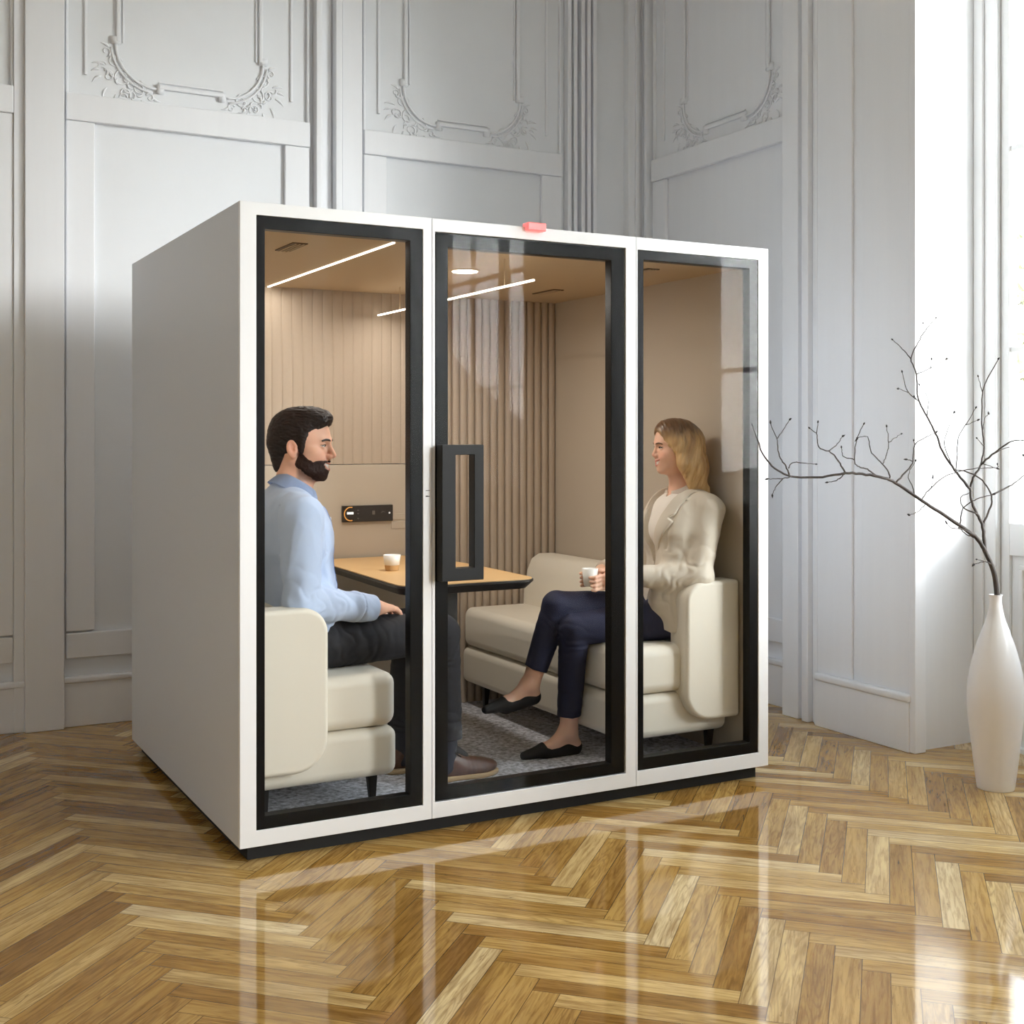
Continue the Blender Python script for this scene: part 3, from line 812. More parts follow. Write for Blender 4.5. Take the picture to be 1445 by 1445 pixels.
def tint_mat(name, rough, sss=.0, spec=.4, noise=None):
    m = mat(name, (1, 1, 1, 1), rough, spec=spec); t = NT(m); b = m.node_tree.nodes['Principled BSDF']
    a = t.new('ShaderNodeAttribute', attribute_name='tint'); c = a.outputs['Color']
    if noise:
        nz = t.noise(t.mapping(t.new('ShaderNodeTexCoord').outputs['Object'], noise[2]), noise[0], 4, .6).outputs['Fac']
        c = t.mix(1.0, c, t.ramp(nz, [(.3, (1 - noise[1],) * 3 + (1,)), (.7, (1 + noise[1] * .4,) * 3 + (1,))]), 'MULTIPLY')
    t.link(c, b.inputs['Base Color'])
    if sss:
        b.inputs['Subsurface Weight'].default_value = sss; b.inputs['Subsurface Radius'].default_value = (.9, .35, .2); b.inputs['Subsurface Scale'].default_value = .006
    return m
lin = lambda r, g, b: np.array(srgb(r, g, b))
def blend(c, w, col): w = np.clip(w, 0, 1)[:, None]; return c * (1 - w) + w * col
# ---- heads. local frame: x = where the face looks, y = the person's left, z = up; origin between the ears' height and brow
def head_ops(F, fem=0.0, smile=1.0, gap=.0062):
    o = []
    A = lambda p, k=.012: o.append(('+', p, k)); S = lambda p, k=.004: o.append(('-', p, k))
    j = 1 - .10 * fem
    A(Ell((-.012, 0, .036), (.097, .0755, .082), F), 0)                      # braincase
    A(Ell((.030, 0, .020), (.062, .064, .072), F), .03)                      # forehead and face front
    A(Ell((.034, 0, -.040), (.050 , .058 * j, .062), F), .03)                # mid face
    for s in (1, -1):
        A(Cone((-.012, s * .056 * j, -.052), (.058, s * .022, -.098 + .004 * fem), .017, .016, F), .022)     # jaw line
        A(Ell((.052, s * .046, -.026), (.026, .022, .020), F), .018)         # cheekbone
        A(Cone((.079, s * .036, .020), (.088, s * .012, .018), .009 - .003 * fem, .010 - .003 * fem, F), .014)   # brow
        A(Ell((.068, s * .033, -.052 + .004 * smile), (.020, .018, .018), F), .014)   # raised smiling cheek
    for s in (1, -1): A(Ell((.030, s * .040, -.060), (.036, .022 * j, .036), F), .02)      # cheek between bone and jaw
    A(Cone((-.012, 0, -.07), (.05, 0, -.088), .03, .026, F), .03)            # under jaw
    A(Ell((.068, 0, -.103), (.018, .022, .017 - .003 * fem), F), .016)       # chin
    A(Ell((.072, 0, -.068), (.023, .031, .024), F), .016)                    # muzzle of the mouth
    # nose
    nb = .0085 - .001 * fem; nt = .0100 - .0012 * fem; nl = -.003 - .004 * fem
    A(Cone((.086, 0, .012), (.112 + nl, 0, -.032), nb, nt, F), .010)
    for s in (1, -1): A(Ell((.097 + nl * .5, s * .0115, -.037), (.012, .0075, .008), F), .006)
    A(Cone((.098, 0, -.040), (.090, 0, -.052), .006, .006, F), .008)
    # eye sockets, then lids
    for s in (1, -1): S(Ell((.094, s * .033, -.001), (.014, .020, .0115), F), .012)
    for s in (1, -1): A(Ell((.0735, s * .032, -.001), (.0145, .0165, .0135), F), .004)
    # ears
    for s in (1, -1):
        R = rotm(s * -.35, -.18, s * .12)
        A(Ell((-.014, s * .078, -.012), (.019, .0075, .031), F, R), .006); A(Ell((-.009, s * .075, -.038), (.010, .006, .010), F), .006)
        S(Ell((-.011, s * .0865, -.006), (.0110, .0085, .021), F, R), .004)
        A(Cone((-.004, s * .0775, -.013), (-.001, s * .075, -.003), .004, .003, F), .004)
    # lips around the smiling mouth
    zc = -.064 + .006 * smile
    for s in (1, -1):
        A(Cone((.0955, s * .004, -.0615), (.069, s * .031, zc), .0046, .0022, F), .004)
        A(Cone((.0935, 0, -.0805), (.068, s * .030, zc), .0052, .0022, F), .004)
    # mouth slot (a smile shows teeth), nostrils, lid slits
    S(Fn(lambda P: mouth_slot(P, F, zc, gap), F.w((.085, 0, -.07)) - .05, F.w((.085, 0, -.07)) + .05), .002)
    for s in (1, -1): S(Ell((.096 + nl, s * .0055, -.0475), (.0045, .0027, .0040), F), .002)
    for s in (1, -1): S(Fn(lambda P, s=s: eye_slit(P, F, s), F.w((.085, s * .033, 0)) - .03, F.w((.085, s * .033, 0)) + .03), .001)
    return o
def loc(P, F): return ((P - F.o) @ F.R) / F.s
def mouth_slot(P, F, zc, gap):
    q = loc(P, F); y = q[:, 1] / .0285; mid = -.0705 + (zc + .0705) * y * y
    half = gap * np.sqrt(np.maximum(0, 1 - y * y)) + .0002
    d = np.maximum(np.abs(q[:, 2] - mid) - half, np.abs(q[:, 1]) - .0285)
    return np.maximum(d, .058 - q[:, 0]) * F.s
def eye_slit(P, F, s):
    q = loc(P, F); y = (q[:, 1] - s * .0325) / .0145
    top = .0043 * np.maximum(0, 1 - y * y); bot = -.0032 * np.maximum(0, 1 - y * y)
    zz = q[:, 2] + .0012 - .0010 * y * s
    d = np.maximum(np.maximum(zz - top, bot - zz), np.abs(y) * .0145 - .0145)
    return np.maximum(d, .074 - q[:, 0]) * F.s
def skin_tint(F, base, lip, cheek, extra=None, fem=0.):
    def f(v):
        q = loc(v, F); c = np.tile(lin(*base), (len(v), 1))
        g = lambda p, r: np.exp(-(((q - np.array(p)) / np.array(r)) ** 2).sum(1))
        for s in (1, -1): c = blend(c, .45 * g((.075, s * .042, -.035), (.03, .022, .02)), lin(*cheek))
        c = blend(c, .4 * g((.112, 0, -.034), (.015, .015, .012)), lin(*cheek))
        for s in (1, -1): c = blend(c, .5 * g((-.014, s * .082, -.012), (.025, .014, .035)), lin(*cheek))
        # lips
        y = q[:, 1] / .031; zc = -.0555; mid = -.0708 + (zc + .0708) * y * y
        hl = .0135 * np.sqrt(np.maximum(0, 1 - y * y)) + 1e-4
        w = np.clip((hl - np.abs(q[:, 2] - mid)) / .003 + .5, 0, 1) * (q[:, 0] > .06) * (np.abs(y) < 1)
        c = blend(c, w * (.6 + .15 * fem), lin(*lip))
        # lash line
        for s in (1, -1):
            yy = (q[:, 1] - s * .0325) / .016; top = .0045 * np.maximum(0, 1 - yy * yy) - .0012
            w = np.exp(-((q[:, 2] - top - .0006) / .0016) ** 2) * (np.abs(yy) < 1.05) * (q[:, 0] > .066)
            c = blend(c, w * (.55 + .4 * fem), lin(52, 34, 26))
        if extra is not None: c = extra(c, q)
        c[:, 3] = 1
        return c
    return f
def face_parts(F, body, iris, brow_mat, brow_th=.0032, fem=0.):
    """eyes, teeth and brows, children of the body"""
    n_ = len(body.data.vertices); co_ = np.zeros(n_ * 3, np.float32); body.data.vertices.foreach_get('co', co_); co_ = loc(co_.reshape(-1, 3), F)
    def surf(y, z, off=0.):
        m_ = (np.abs(co_[:, 1] - y) < .0035) & (np.abs(co_[:, 2] - z) < .0035) & (co_[:, 0] > .03)
        return F.w((co_[m_, 0].max() + off, y, z))
    for s in (1, -1):
        c = F.w((.0738, s * .032, -.0008)); bm = bmesh.new()
        bmesh.ops.create_uvsphere(bm, u_segments=24, v_segments=16, radius=.0128 * F.s); bmesh.ops.translate(bm, verts=bm.verts, vec=Vector(c))
        e = obj('eye', bm, M['eyewhite'], body, smooth=True)
        bm = bmesh.new(); d = np.array((1, -.12 * s * 0, -.04)); d /= np.linalg.norm(d)
        for nm, r, dep, m in (('iris', .0066, .0113, iris), ('pupil', .0032, .01285, 'pupil')):
            bm = bmesh.new(); u = np.array((0, 1, 0)); w_ = np.cross(d, u)
            ce = F.w(np.array((.0738, s * .032, -.0008)) + d * (dep + .0006))
            vs = [bm.verts.new(F.w(np.array((.0738, s * .032, -.0008)) + d * dep + r * (u * math.cos(a) + w_ * math.sin(a)))) for a in np.linspace(0, 2 * PI, 20, endpoint=False)]
            cv = bm.verts.new(ce)
            for i in range(20): bm.faces.new((cv, vs[i], vs[(i + 1) % 20]))
            obj(nm, bm, M[m], e, smooth=True)
        pts = [surf(s * y, z, -.0004) for y, z in ((.010, .0165), (.019, .0188), (.030, .0205), (.040, .0200), (.050, .0160))]
        tb_ = bmesh.new(); pc_ = catmull(pts, 5); n = len(pc_)
        tube(tb_, pc_, [brow_th * F.s * (.55 + .75 * math.sin(PI * min(1, .15 + .8 * (1 - i / (n - 1))))) for i in range(n)], 6)
        obj('eyebrow', tb_, M[brow_mat], body, smooth=True)
        lp_ = []
        for t_ in np.linspace(-1, 1, 9):
            y_ = s * .0325 + .0150 * t_; z_ = .0045 * max(0, 1 - t_ * t_) - .0012 + .0010 * t_ * s
            dx = math.sqrt(max(0, 1 - ((y_ - s * .032) / .0178) ** 2 - ((z_ + .001) / .0148) ** 2)); lp_.append(F.w((.0735 + .0150 * dx + .0012, y_, z_ + .0006)))
        obj('eyelashes', tube(bmesh.new(), catmull(lp_, 3), .0011 + .0005 * fem, 6), M['lash'], body, smooth=True)
    # upper teeth as a curved band
    bm = bmesh.new(); N = 14
    for a, b in zip(np.linspace(-1, 1, N), np.linspace(-1, 1, N)[1:]):
        q = []
        for t_, z in ((a, -.0785), (b, -.0785), (b, -.0615), (a, -.0615)):
            q.append(bm.verts.new(F.w((.0925 - .024 * t_ * t_, .0275 * t_, z + .0125 * t_ * t_))))
        bm.faces.new(q)
    bmesh.ops.remove_doubles(bm, verts=bm.verts, dist=1e-6)
    r = bmesh.ops.solidify(bm, geom=bm.faces[:], thickness=.003)
    obj('teeth', bm, M['teeth'], body, smooth=True)
M['eyewhite'] = mat('eye_white', srgb(226, 220, 214), .2); M['pupil'] = mat('eye_pupil', srgb(10, 8, 8), .1)
M['lash'] = mat('dark_lash', srgb(30, 20, 17), .6, spec=.1); M['iris_brown'] = mat('iris_brown', srgb(74, 48, 30), .2); M['iris_blue'] = mat('iris_grey_blue', srgb(92, 104, 108), .2)
M['teeth'] = mat('teeth_white', srgb(240, 236, 228), .25)
M['skin_man'] = tint_mat('skin_man', .48, .12); M['skin_woman'] = tint_mat('skin_woman', .46, .12)
# ---- hands. joints: wrist, then each finger as a chain of points
def hand_ops(o, wrist, palm_pts, fingers, k=.006):
    """palm_pts: list of (point, radius) cones fanned from the wrist; fingers: list of point chains with radii"""
    for p, r in palm_pts: o.append(('+', Cone(wrist[0], p, wrist[1], r), .012))
    for ch, r0, r1 in fingers:
        n = len(ch) - 1
        for i in range(n):
            a = r0 + (r1 - r0) * i / n; b = r0 + (r1 - r0) * (i + 1) / n
            o.append(('+', Cone(ch[i], ch[i + 1], a, b), .004 if i else .007))
# ================================================================== THE MAN
def bump3(P, c, r):
    return np.exp(-(((P - np.array(c)) / np.array(r)) ** 2).sum(1))
def creases(P, a, b, r, freq, amp, tw=0.):
    """folds running across a limb from a to b, strongest inside radius r of the segment's middle"""
    a, b = np.array(a, float), np.array(b, float); ax = (b - a) / np.linalg.norm(b - a)
    t = (P - a) @ ax; w = np.exp(-((P - (a + b) / 2) ** 2).sum(1) / r ** 2)
    n = vnoise(P * 22 + 3)
    return -amp * w * (np.abs(np.sin(t * freq + n * 2.2 + tw * (P[:, 1] + P[:, 2]) * 30)) - .5)
def folds(P, amp, sx, sy, sz):
    n = vnoise(P * np.array([sx, sy, sz]) + 11); return -amp * (1 - 2 * np.abs(n))
FM = Fr((.352, .425, 1.324), rotm(-.60, .02, 0), 1.05)
def arm(S_, E_, W_, r0, r1, r2, k=.02):
    return [('+', Cone(S_, E_, r0, r1), k), ('+', Cone(E_, W_, r1, r2), k)]
mS, mE, mW = (.285, .240, 1.078), (.272, .200, .785), (.556, .286, .742)
mS2, mE2, mW2 = (.285, .61, 1.078), (.34, .66, .80), (.55, .545, .725)
mHipR, mHipL, mKneeR, mKneeL = (.36, .335, .628), (.36, .515, .628), (.86, .340, .622), (.83, .545, .622)
mAnkR, mAnkL = (.885, .36, .165), (.79, .55, .165)
man = thing('person', 'bearded person in light blue shirt and dark trousers seated on the left sofa', 'person', (.34, .42, .54))
o = head_ops(FM, 0.0, 1.4, .0078)
nk = FM.w((-.048, 0, -.125))
o += [('+', Cone(FM.w((-.030, 0, -.055)), (.305, .42, 1.13), .054, .060), .03), ('+', Cone((.305, .42, 1.13), (.30, .42, 1.06), .07, .08), .04),
      ('+', Cone(FM.w((.02, 0, -.085)), (.345, .42, 1.15), .026, .03), .03),
      ('+', Ell((.31, .42, .98), (.105, .16, .15)), .04), ('+', Ell((.315, .42, .80), (.105, .14, .14)), .04), ('+', Ell((.325, .42, .665), (.12, .155, .105)), .04),
      ('+', Cone((.285, .27, 1.07), (.285, .58, 1.07), .05, .05), .03)]
o += arm(mS, mE, mW, .05, .040, .028) + arm(mS2, mE2, mW2, .05, .04, .028)
for h, k, a in ((mHipR, mKneeR, mAnkR), (mHipL, mKneeL, mAnkL)):
    o += [('+', Cone(h, k, .07, .05), .02), ('+', Cone(k, a, .05, .038), .02), ('+', Cone((a[0] - .02, a[1], .11), (a[0] + .13, a[1], .095), .032, .024), .02)]
def flat_hand(o, W_, u, side, n, L=1.0, curl=.35, spread=.1):
    """relaxed hand: u = pointing direction, side = towards the thumb, n = back of the hand"""
    W_, u, side, n = [np.array(v, float) for v in (W_, u, side, n)]
    u /= np.linalg.norm(u); side /= np.linalg.norm(side); n /= np.linalg.norm(n)
    kn = [W_ + (u * (.082 - .004 * abs(i - 1) - .004 * (i == 3)) + side * (.030 - .0195 * i)) * L for i in range(4)]
    hand_ops(o, (W_, .025 * L), [(k_, .0115 * L) for k_ in kn] + [(W_ + u * .045 * L + side * .022 * L - n * .006 * L, .015 * L)], [])
    for i in range(4):
        l = (.072, .080, .075, .058)[i] * L; d = u + side * (spread * (1.2 - i)); d /= np.linalg.norm(d); ch = [kn[i]]
        for j, fr_ in enumerate((.45, .32, .23)):
            a = curl * (j + .4); ch.append(ch[-1] + (d * math.cos(a) - n * math.sin(a)) * l * fr_)
        hand_ops(o, None, [], [(ch, .0098 * L, .0072 * L)])
    t0 = W_ + (u * .022 + side * .022 - n * .004) * L
    ch = [t0, t0 + (u * .030 + side * .020 - n * .008) * L, t0 + (u * .058 + side * .026 - n * .012) * L, t0 + (u * .080 + side * .022 - n * .016) * L]
    hand_ops(o, None, [], [(ch, .0135 * L, .0085 * L)])
flat_hand(o, (.572, .292, .741), (.76, .64, -.10), (-.64, .76, .05), (.05, .12, 1), 1.12, .36)
flat_hand(o, (.565, .54, .722), (.9, -.3, -.1), (-.3, -.9, 0), (.1, 0, 1), 1.0, .3)
def stub(c, q):
    # short beard shadow under the beard's own hair
    edge = np.interp(q[:, 0], [-.01, .012, .03, .055, .074, .10], [-.02, -.022, -.040, -.056, -.049, -.049])
    w = np.clip((edge - q[:, 2]) / .008, 0, 1) * np.clip((q[:, 0] + .006 + .0 * q[:, 2]) / .012, 0, 1) * np.clip((q[:, 2] + .135) / .02, 0, 1)
    y = q[:, 1] / .030; mid = -.0715 + .011 * y * y; lipw = (np.abs(q[:, 2] - mid) < .0125 * np.sqrt(np.maximum(0, 1 - y * y))) & (q[:, 0] > .06)
    return blend(c, .72 * w * (1 - lipw), lin(70, 46, 36))
mbody = sdf_obj('body', o, .0028, 'skin_man', man, tint=skin_tint(FM, (234, 182, 154), (186, 104, 94), (216, 138, 116), stub), smooth=1)
M['hair_man'] = tint_mat('hair_dark_brown', .5, spec=.18); M['beard_man'] = mat('beard_dark_brown', srgb(48, 31, 24), .75, noise=(500, .45), spec=.12)
M['brow_man'] = mat('brow_dark_brown', srgb(40, 27, 22), .6)
face_parts(FM, mbody, 'iris_brown', 'brow_man', .0031)
# hair: short sides, fuller combed top
h = []
A = lambda p, k=.015: h.append(('+', p, k)); S = lambda p, k=.006: h.append(('-', p, k))
A(Ell((-.016, 0, .042), (.104, .0825, .089), FM), 0); A(Ell((.040, 0, .094), (.058, .058, .034), FM), .03); A(Ell((.068, -.01, .088), (.030, .048, .024), FM), .02)
A(Cone((-.078, .026, .0), (-.072, .024, -.072), .036, .022, FM), .03); A(Cone((-.078, -.026, .0), (-.072, -.024, -.072), .036, .022, FM), .03)
S(Ell((.098, 0, -.012), (.064, .088, .082), FM), .008)
for s in (1, -1):
    S(Ell((.015, s * .085, -.055), (.062, .05, .050), FM, rotm(0, .35, 0)), .006)
    S(Ell((-.014, s * .086, -.012), (.021, .022, .034), FM, rotm(0, -.18, 0)), .004)
S(Half((-.05, 0, -.088), (-.25, 0, 1), FM), .004)
for s in (1, -1):
    A(Cone((.016, s * .071, .030), (.014, s * .0665, -.020), .013, .0085, FM), .012)
def hdisp(P):
    q = loc(P, FM); a = q.copy(); a[:, 0] += .25 * q[:, 2]
    return -.0032 * np.abs(vnoise(a * np.array([45, 150, 110]))) - .0016 * vnoise(a * np.array([110, 330, 260]))
def htint(v):
    q = loc(v, FM); n = vnoise(q * np.array([60, 260, 200])) * .5 + .5
    c = np.tile(lin(24, 16, 13), (len(v), 1)); c = blend(c, n * .6, lin(52, 34, 26)); c[:, 3] = 1; return c
sdf_obj('hair', h, .0024, 'hair_man', mbody, hdisp, 1, htint)
# beard: the jaw's own form, a few millimetres proud, trimmed to its outline
class Off:
    def __init__(s, p, r): s.p, s.r = p, r; s.lo, s.hi = p.lo - r, p.hi + r
    def d(s, P): return s.p.d(P) - s.r
bo = [(op, Off(p, .0022) if op == '+' else p, k) for op, p, k in head_ops(FM, 0.0)[:26] if op == '+' and FM.R[2] @ np.array((0, 0, 1)) > 0]
bo = [(op, p, k) for op, p, k in bo if p.lo[2] < FM.o[2] - .02]
def beard_cut(P):
    q = loc(P, FM)
    edge = np.interp(q[:, 0], [-.01, .012, .03, .055, .072, .12], [-.016, -.020, -.040, -.056, -.0505, -.0515])
    d = np.maximum(q[:, 2] - edge + .001 * vnoise(q * 300), -.004 - q[:, 0] + .30 * (q[:, 2] + .06))
    d = np.maximum(d, -.122 - q[:, 2])
    y = q[:, 1] / .034; mid = -.0715 + .012 * y * y
    lip = np.maximum(np.abs(q[:, 2] - mid) - .0128 * np.sqrt(np.maximum(0, 1 - y * y)), .055 - q[:, 0])
    return np.maximum(d, -lip) * FM.s
bo.append(('&', Fn(beard_cut), .002))
sdf_obj('beard', bo, .0024, 'beard_man', mbody, lambda P: -.0016 * vnoise(loc(P, FM) * np.array([200, 200, 110])) - .001 * vnoise(loc(P, FM) * 500), 0)
# shirt
M['shirt'] = mat('light_blue_cotton', srgb(186, 203, 232), .75, sheen=.1, bump=(900, .05)); M['shirt_in'] = mat('blue_shirt_facing', srgb(120, 150, 214), .75); M['trouser'] = mat('charcoal_trousers', srgb(27, 27, 33), .8, bump=(900, .06))
s_ = [('+', Ell((.315, .42, .985), (.130, .185, .165)), 0), ('+', Ell((.33, .42, .80), (.135, .172, .16)), .05), ('+', Ell((.33, .42, .69), (.140, .182, .10)), .04),
      ('+', Cone((.285, .275, 1.072), (.285, .575, 1.072), .068, .068), .04), ('+', Cone((.297, .33, 1.10), (.297, .51, 1.10), .058, .058), .03)]
s_ += [('+', Cone((.30, .42, 1.10), (.285, .42, 1.145), .072, .056), .03), ('+', Ell((.275, .42, 1.085), (.088, .145, .090)), .04), ('+', Cone((.30, .36, 1.13), (.285, .29, 1.095), .046, .05), .04), ('+', Cone((.30, .48, 1.13), (.285, .55, 1.095), .046, .05), .04)]
s_ += arm(mS, mE, mW, .072, .060, .046, .03) + arm(mS2, mE2, mW2, .072, .06, .046, .03)
s_.append(('+', Cone((.485, .262, .752), mW, .049, .047), .01))
wr = np.array(mW) - np.array(mE)
s_.append(('-', Fn(lambda P: np.maximum(np.maximum(-(P - np.array(mW) - wr * .02) @ (wr / np.linalg.norm(wr)), np.linalg.norm(P - np.array(mW), axis=1) - .09), P[:, 1] - .40), np.array(mW) - .1, np.array(mW) + .1), .003))
wr2 = np.array(mW2) - np.array(mE2)
s_.append(('-', Fn(lambda P: np.maximum(-(P - np.array(mW2)) @ (wr2 / np.linalg.norm(wr2)), np.linalg.norm(P - np.array(mW2), axis=1) - .08), np.array(mW2) - .1, np.array(mW2) + .1), .003))
s_.append(('-', Half((.33, .42, .645), (.10, 0, 1)), .004))
s_.append(('-', Cone((.30, .42, 1.09), (.352, .42, 1.21), .048, .064), .006))
s_.append(('-', Cone((.385, .418, 1.19), (.425, .418, 1.085), .026, .004), .004))
def sdisp(P):
    d = creases(P, (.272, .21, .90), (.272, .20, .74), .13, 60, .0040, .5) + creases(P, (.31, .21, .78), (.45, .26, .76), .12, 55, .0045, .8)
    d += folds(P, .0055, 9, 14, 6) + folds(P, .0026, 18, 26, 11)
    d += .006 * np.exp(-((P[:, 1] - .418) / .003) ** 2) * (P[:, 0] > .36) * 0
    d += creases(P, (.36, .26, 1.04), (.42, .30, .86), .12, 45, .004, .5) + creases(P, (.40, .38, .86), (.42, .38, .68), .13, 50, .005, .4)
    d += .0045 * np.exp(-(((P[:, 1] - .268) / .007) ** 2)) * (P[:, 2] > .95) * (P[:, 2] < 1.12)      # arm seam
    d += .004 * np.exp(-((((P - np.array(mW)) @ (wr / np.linalg.norm(wr)) + .062) / .003) ** 2)) * (P[:, 0] > .45) * (P[:, 1] < .36)   # cuff seam
    return d
shirt = sdf_obj('shirt', s_, .0034, 'shirt', mbody, sdisp, 1)
# button placket with its blue facing, drawn down the front of the shirt
pk = list(s_); pk = [(op, (Off(p, .0035) if op == '+' else p), k) for op, p, k in pk]
pk.append(('&', Fn(lambda P: np.maximum(np.abs(P[:, 1] - .385) - .017, np.maximum(.36 - P[:, 0], .655 - P[:, 2]))), .001))
pl_ = sdf_obj('placket', pk, .0034, 'shirt', shirt, sdisp, 1)
bm = bmesh.new()
tree_pts = []
me_ = pl_.data; co = np.zeros(len(me_.vertices) * 3, np.float32); me_.vertices.foreach_get('co', co); co = co.reshape(-1, 3)
for z in np.linspace(.70, 1.06, 6):
    m_ = (np.abs(co[:, 2] - z) < .006) & (np.abs(co[:, 1] - .385) < .008)
    if m_.any():
        p = co[m_][np.argmax(co[m_][:, 0])]
        bm = bmesh.new(); tube(bm, [(p[0] - .002, .385, z), (p[0] + .0018, .385, z)], .0055, 12); obj('button', bm, M['china'], shirt, smooth=False)
ep = []
for z in np.linspace(.66, 1.11, 30):
    m_ = (np.abs(co[:, 2] - z) < .006) & (co[:, 1] < .385 - .011)
    if m_.any(): ep.append(co[m_][np.argmax(co[m_][:, 0])] + np.array((.0004, 0, 0)))
if len(ep) > 3: obj('placket_edge', tube(bmesh.new(), [tuple(p) for p in ep], .0019, 6), M['shirt_in'], shirt, smooth=True)
# collar: a folded band round the neck, open at the throat
def collar(parent, c, ax, rt, rb, ht, hb, m, gap=.35, front=0., th=.0035, pt=.018, ell=(1, 1), name='collar', label=None, back=0.):
    """c = neck base, ax = neck axis, front = facing angle; ht / hb = (back, front) heights of upper and lower edge"""
    c, ax = Vector(c), Vector(ax).normalized(); bm = bmesh.new(); N = 44; R_ = 5; rows = []
    fx = Vector((math.cos(front), math.sin(front), 0)); fx = (fx - ax * fx.dot(ax)).normalized(); fy = ax.cross(fx)
    for i in range(N + 1):
        th_ = gap + (2 * PI - 2 * gap) * i / N; fr_ = .5 + .5 * math.cos(th_)
        row = []
        for j in range(R_ + 1):
            t_ = j / R_; hh_ = (ht[0] + (ht[1] - ht[0]) * fr_) * (1 - t_) + (hb[0] + (hb[1] - hb[0]) * fr_ ** 1.5) * t_
            edge = min(i, N - i) / N
            hh_ -= pt * t_ * math.exp(-(edge / .06) ** 2)
            r_ = rt + (rb * (1 - back * (.5 - .5 * math.cos(th_))) - rt) * t_ ** .8
            row.append(bm.verts.new(c + ax * hh_ + (fx * math.cos(th_) * ell[0] + fy * math.sin(th_) * ell[1]) * r_))
        rows.append(row)
    for a, b in zip(rows, rows[1:]):
        for j in range(R_): bm.faces.new((a[j], a[j + 1], b[j + 1], b[j]))
    bmesh.ops.solidify(bm, geom=bm.faces[:], thickness=th)
    return obj(name, bm, M[m], parent, smooth=False, label=label)
CA = (.318, .42, 1.150); CAX = (.44, 0, 1)
collar(shirt, CA, CAX, .069, .118, (.054, .036), (.004, -.030), 'shirt', .28, -.08, pt=.020, ell=(1.0, .98), back=.13)
# trousers
t_ = [('+', Ell((.34, .42, .645), (.150, .178, .108)), 0)]
for h_, k_, a_ in ((mHipR, mKneeR, mAnkR), (mHipL, mKneeL, mAnkL)):
    t_ += [('+', Cone(h_, k_, .096, .070), .03), ('+', Cone(k_, (a_[0] + .004, a_[1], .19), .069, .058), .012), ('-', Half((0, 0, .215), (0, 0, 1)), .003)] if False else [('+', Cone(h_, k_, .096, .070), .03), ('+', Cone(k_, (a_[0] + .006, a_[1], .20), .069, .060), .012)]
t_.append(('-', Fn(lambda P: P[:, 2] - .225 + .12 * 0), .003))
for a_ in (mAnkR, mAnkL): t_.append(('-', Cone((a_[0] + .006, a_[1], .15), (a_[0] + .006, a_[1], .26), .053, .053), .002))
t_.append(('-', Half((.33, .42, .735), (0, 0, -1)), .003))
def tdisp(P):
    d = folds(P, .0022, 10, 16, 14)
    for h_, k_, a_ in ((mHipR, mKneeR, mAnkR), (mHipL, mKneeL, mAnkL)):
        d += creases(P, (.40, h_[1], .66), (.58, h_[1], .66), .13, 75, .006, .5) + creases(P, (k_[0], k_[1], .60), (k_[0] + .01, k_[1], .44), .10, 90, .005, .5) + creases(P, (a_[0], a_[1], .36), (a_[0], a_[1], .2), .10, 85, .006, .4)
    return d
sdf_obj('trousers', t_, .0038, 'trouser', mbody, tdisp, 1)
M['belt'] = mat('black_belt', srgb(26, 22, 20), .45)
# socks and shoes
M['sock'] = mat('dark_sock', srgb(44, 46, 56), .9); M['shoe'] = mat('brown_leather', srgb(80, 46, 27), .36, noise=(30, .25), coat=.15); M['sole'] = mat('tan_sole', srgb(176, 150, 112), .7); M['lace'] = mat('tan_lace', srgb(150, 120, 86), .8); M['tongue'] = mat('dark_tongue', srgb(30, 26, 26), .8)
for a_ in (mAnkR, mAnkL):
    x, y = a_[0], a_[1]; zf = .0665
    sdf_obj('sock', [('+', Cone((x, y, .12), (x + .004, y, .245), .043, .046), 0)], .004, 'sock', mbody, None, 1)
    so_ = [('+', Ell((x - .028, y, zf + .052), (.042, .036, .048)), 0), ('+', Cone((x + .0, y, zf + .075), (x + .10, y + .002, zf + .042), .040, .034), .03), ('+', Ell((x + .15, y + .004, zf + .034), (.072, .045, .030)), .03), ('+', Cone((x + .02, y, zf + .03), (x + .14, y, zf + .025), .036, .042), .02),
           ('-', Cone((x - .004, y, zf + .09), (x - .012, y, zf + .18), .033, .04), .004), ('-', Half((0, 0, zf + .0155), (0, 0, 1)), .002)]
    sh_ = sdf_obj('shoe', so_, .003, 'shoe', mbody, lambda P, x=x: creases(P, (x + .08, y, .1), (x + .14, y, .1), .05, 150, .002), 1)
    sl_ = [('+', Ell((x - .028, y, zf + .012), (.048, .041, .03)), 0), ('+', Ell((x + .145, y + .004, zf + .012), (.083, .051, .03)), .0), ('+', Cone((x - .01, y, zf + .012), (x + .13, y, zf + .012), .037, .042), .03), ('&', Fn(lambda P: np.maximum(zf - P[:, 2], P[:, 2] - zf - .020)), .004)]
    sdf_obj('sole', sl_, .003, 'sole', sh_, None, 1)
    for i in range(4):
        q = x + .035 + .022 * i; zz = zf + .113 - .0165 * i; bm = bmesh.new()
        w_ = .020
        tube(bm, catmull([(q - .004, y - w_, zz - .016), (q + .002, y - .008, zz - .001), (q + .008, y + .008, zz - .002), (q + .012, y + w_, zz - .018)], 4), .0028, 6); obj('lace', bm, M['lace'], sh_, smooth=True)
    bm = bmesh.new(); tube(bm, catmull([(x + .03, y, zf + .115), (x + .022, y - .02, zf + .125), (x + .03, y - .035, zf + .105), (x + .05, y - .04, zf + .09)], 4), .003, 6); obj('lace', bm, M['tongue'], sh_, smooth=True, label='dark lace bow')
    sdf_obj('tongue', [('+', Cone((x + .022, y, zf + .128), (x + .085, y, zf + .082), .017, .014), 0)], .003, 'tongue', sh_, None, 1)
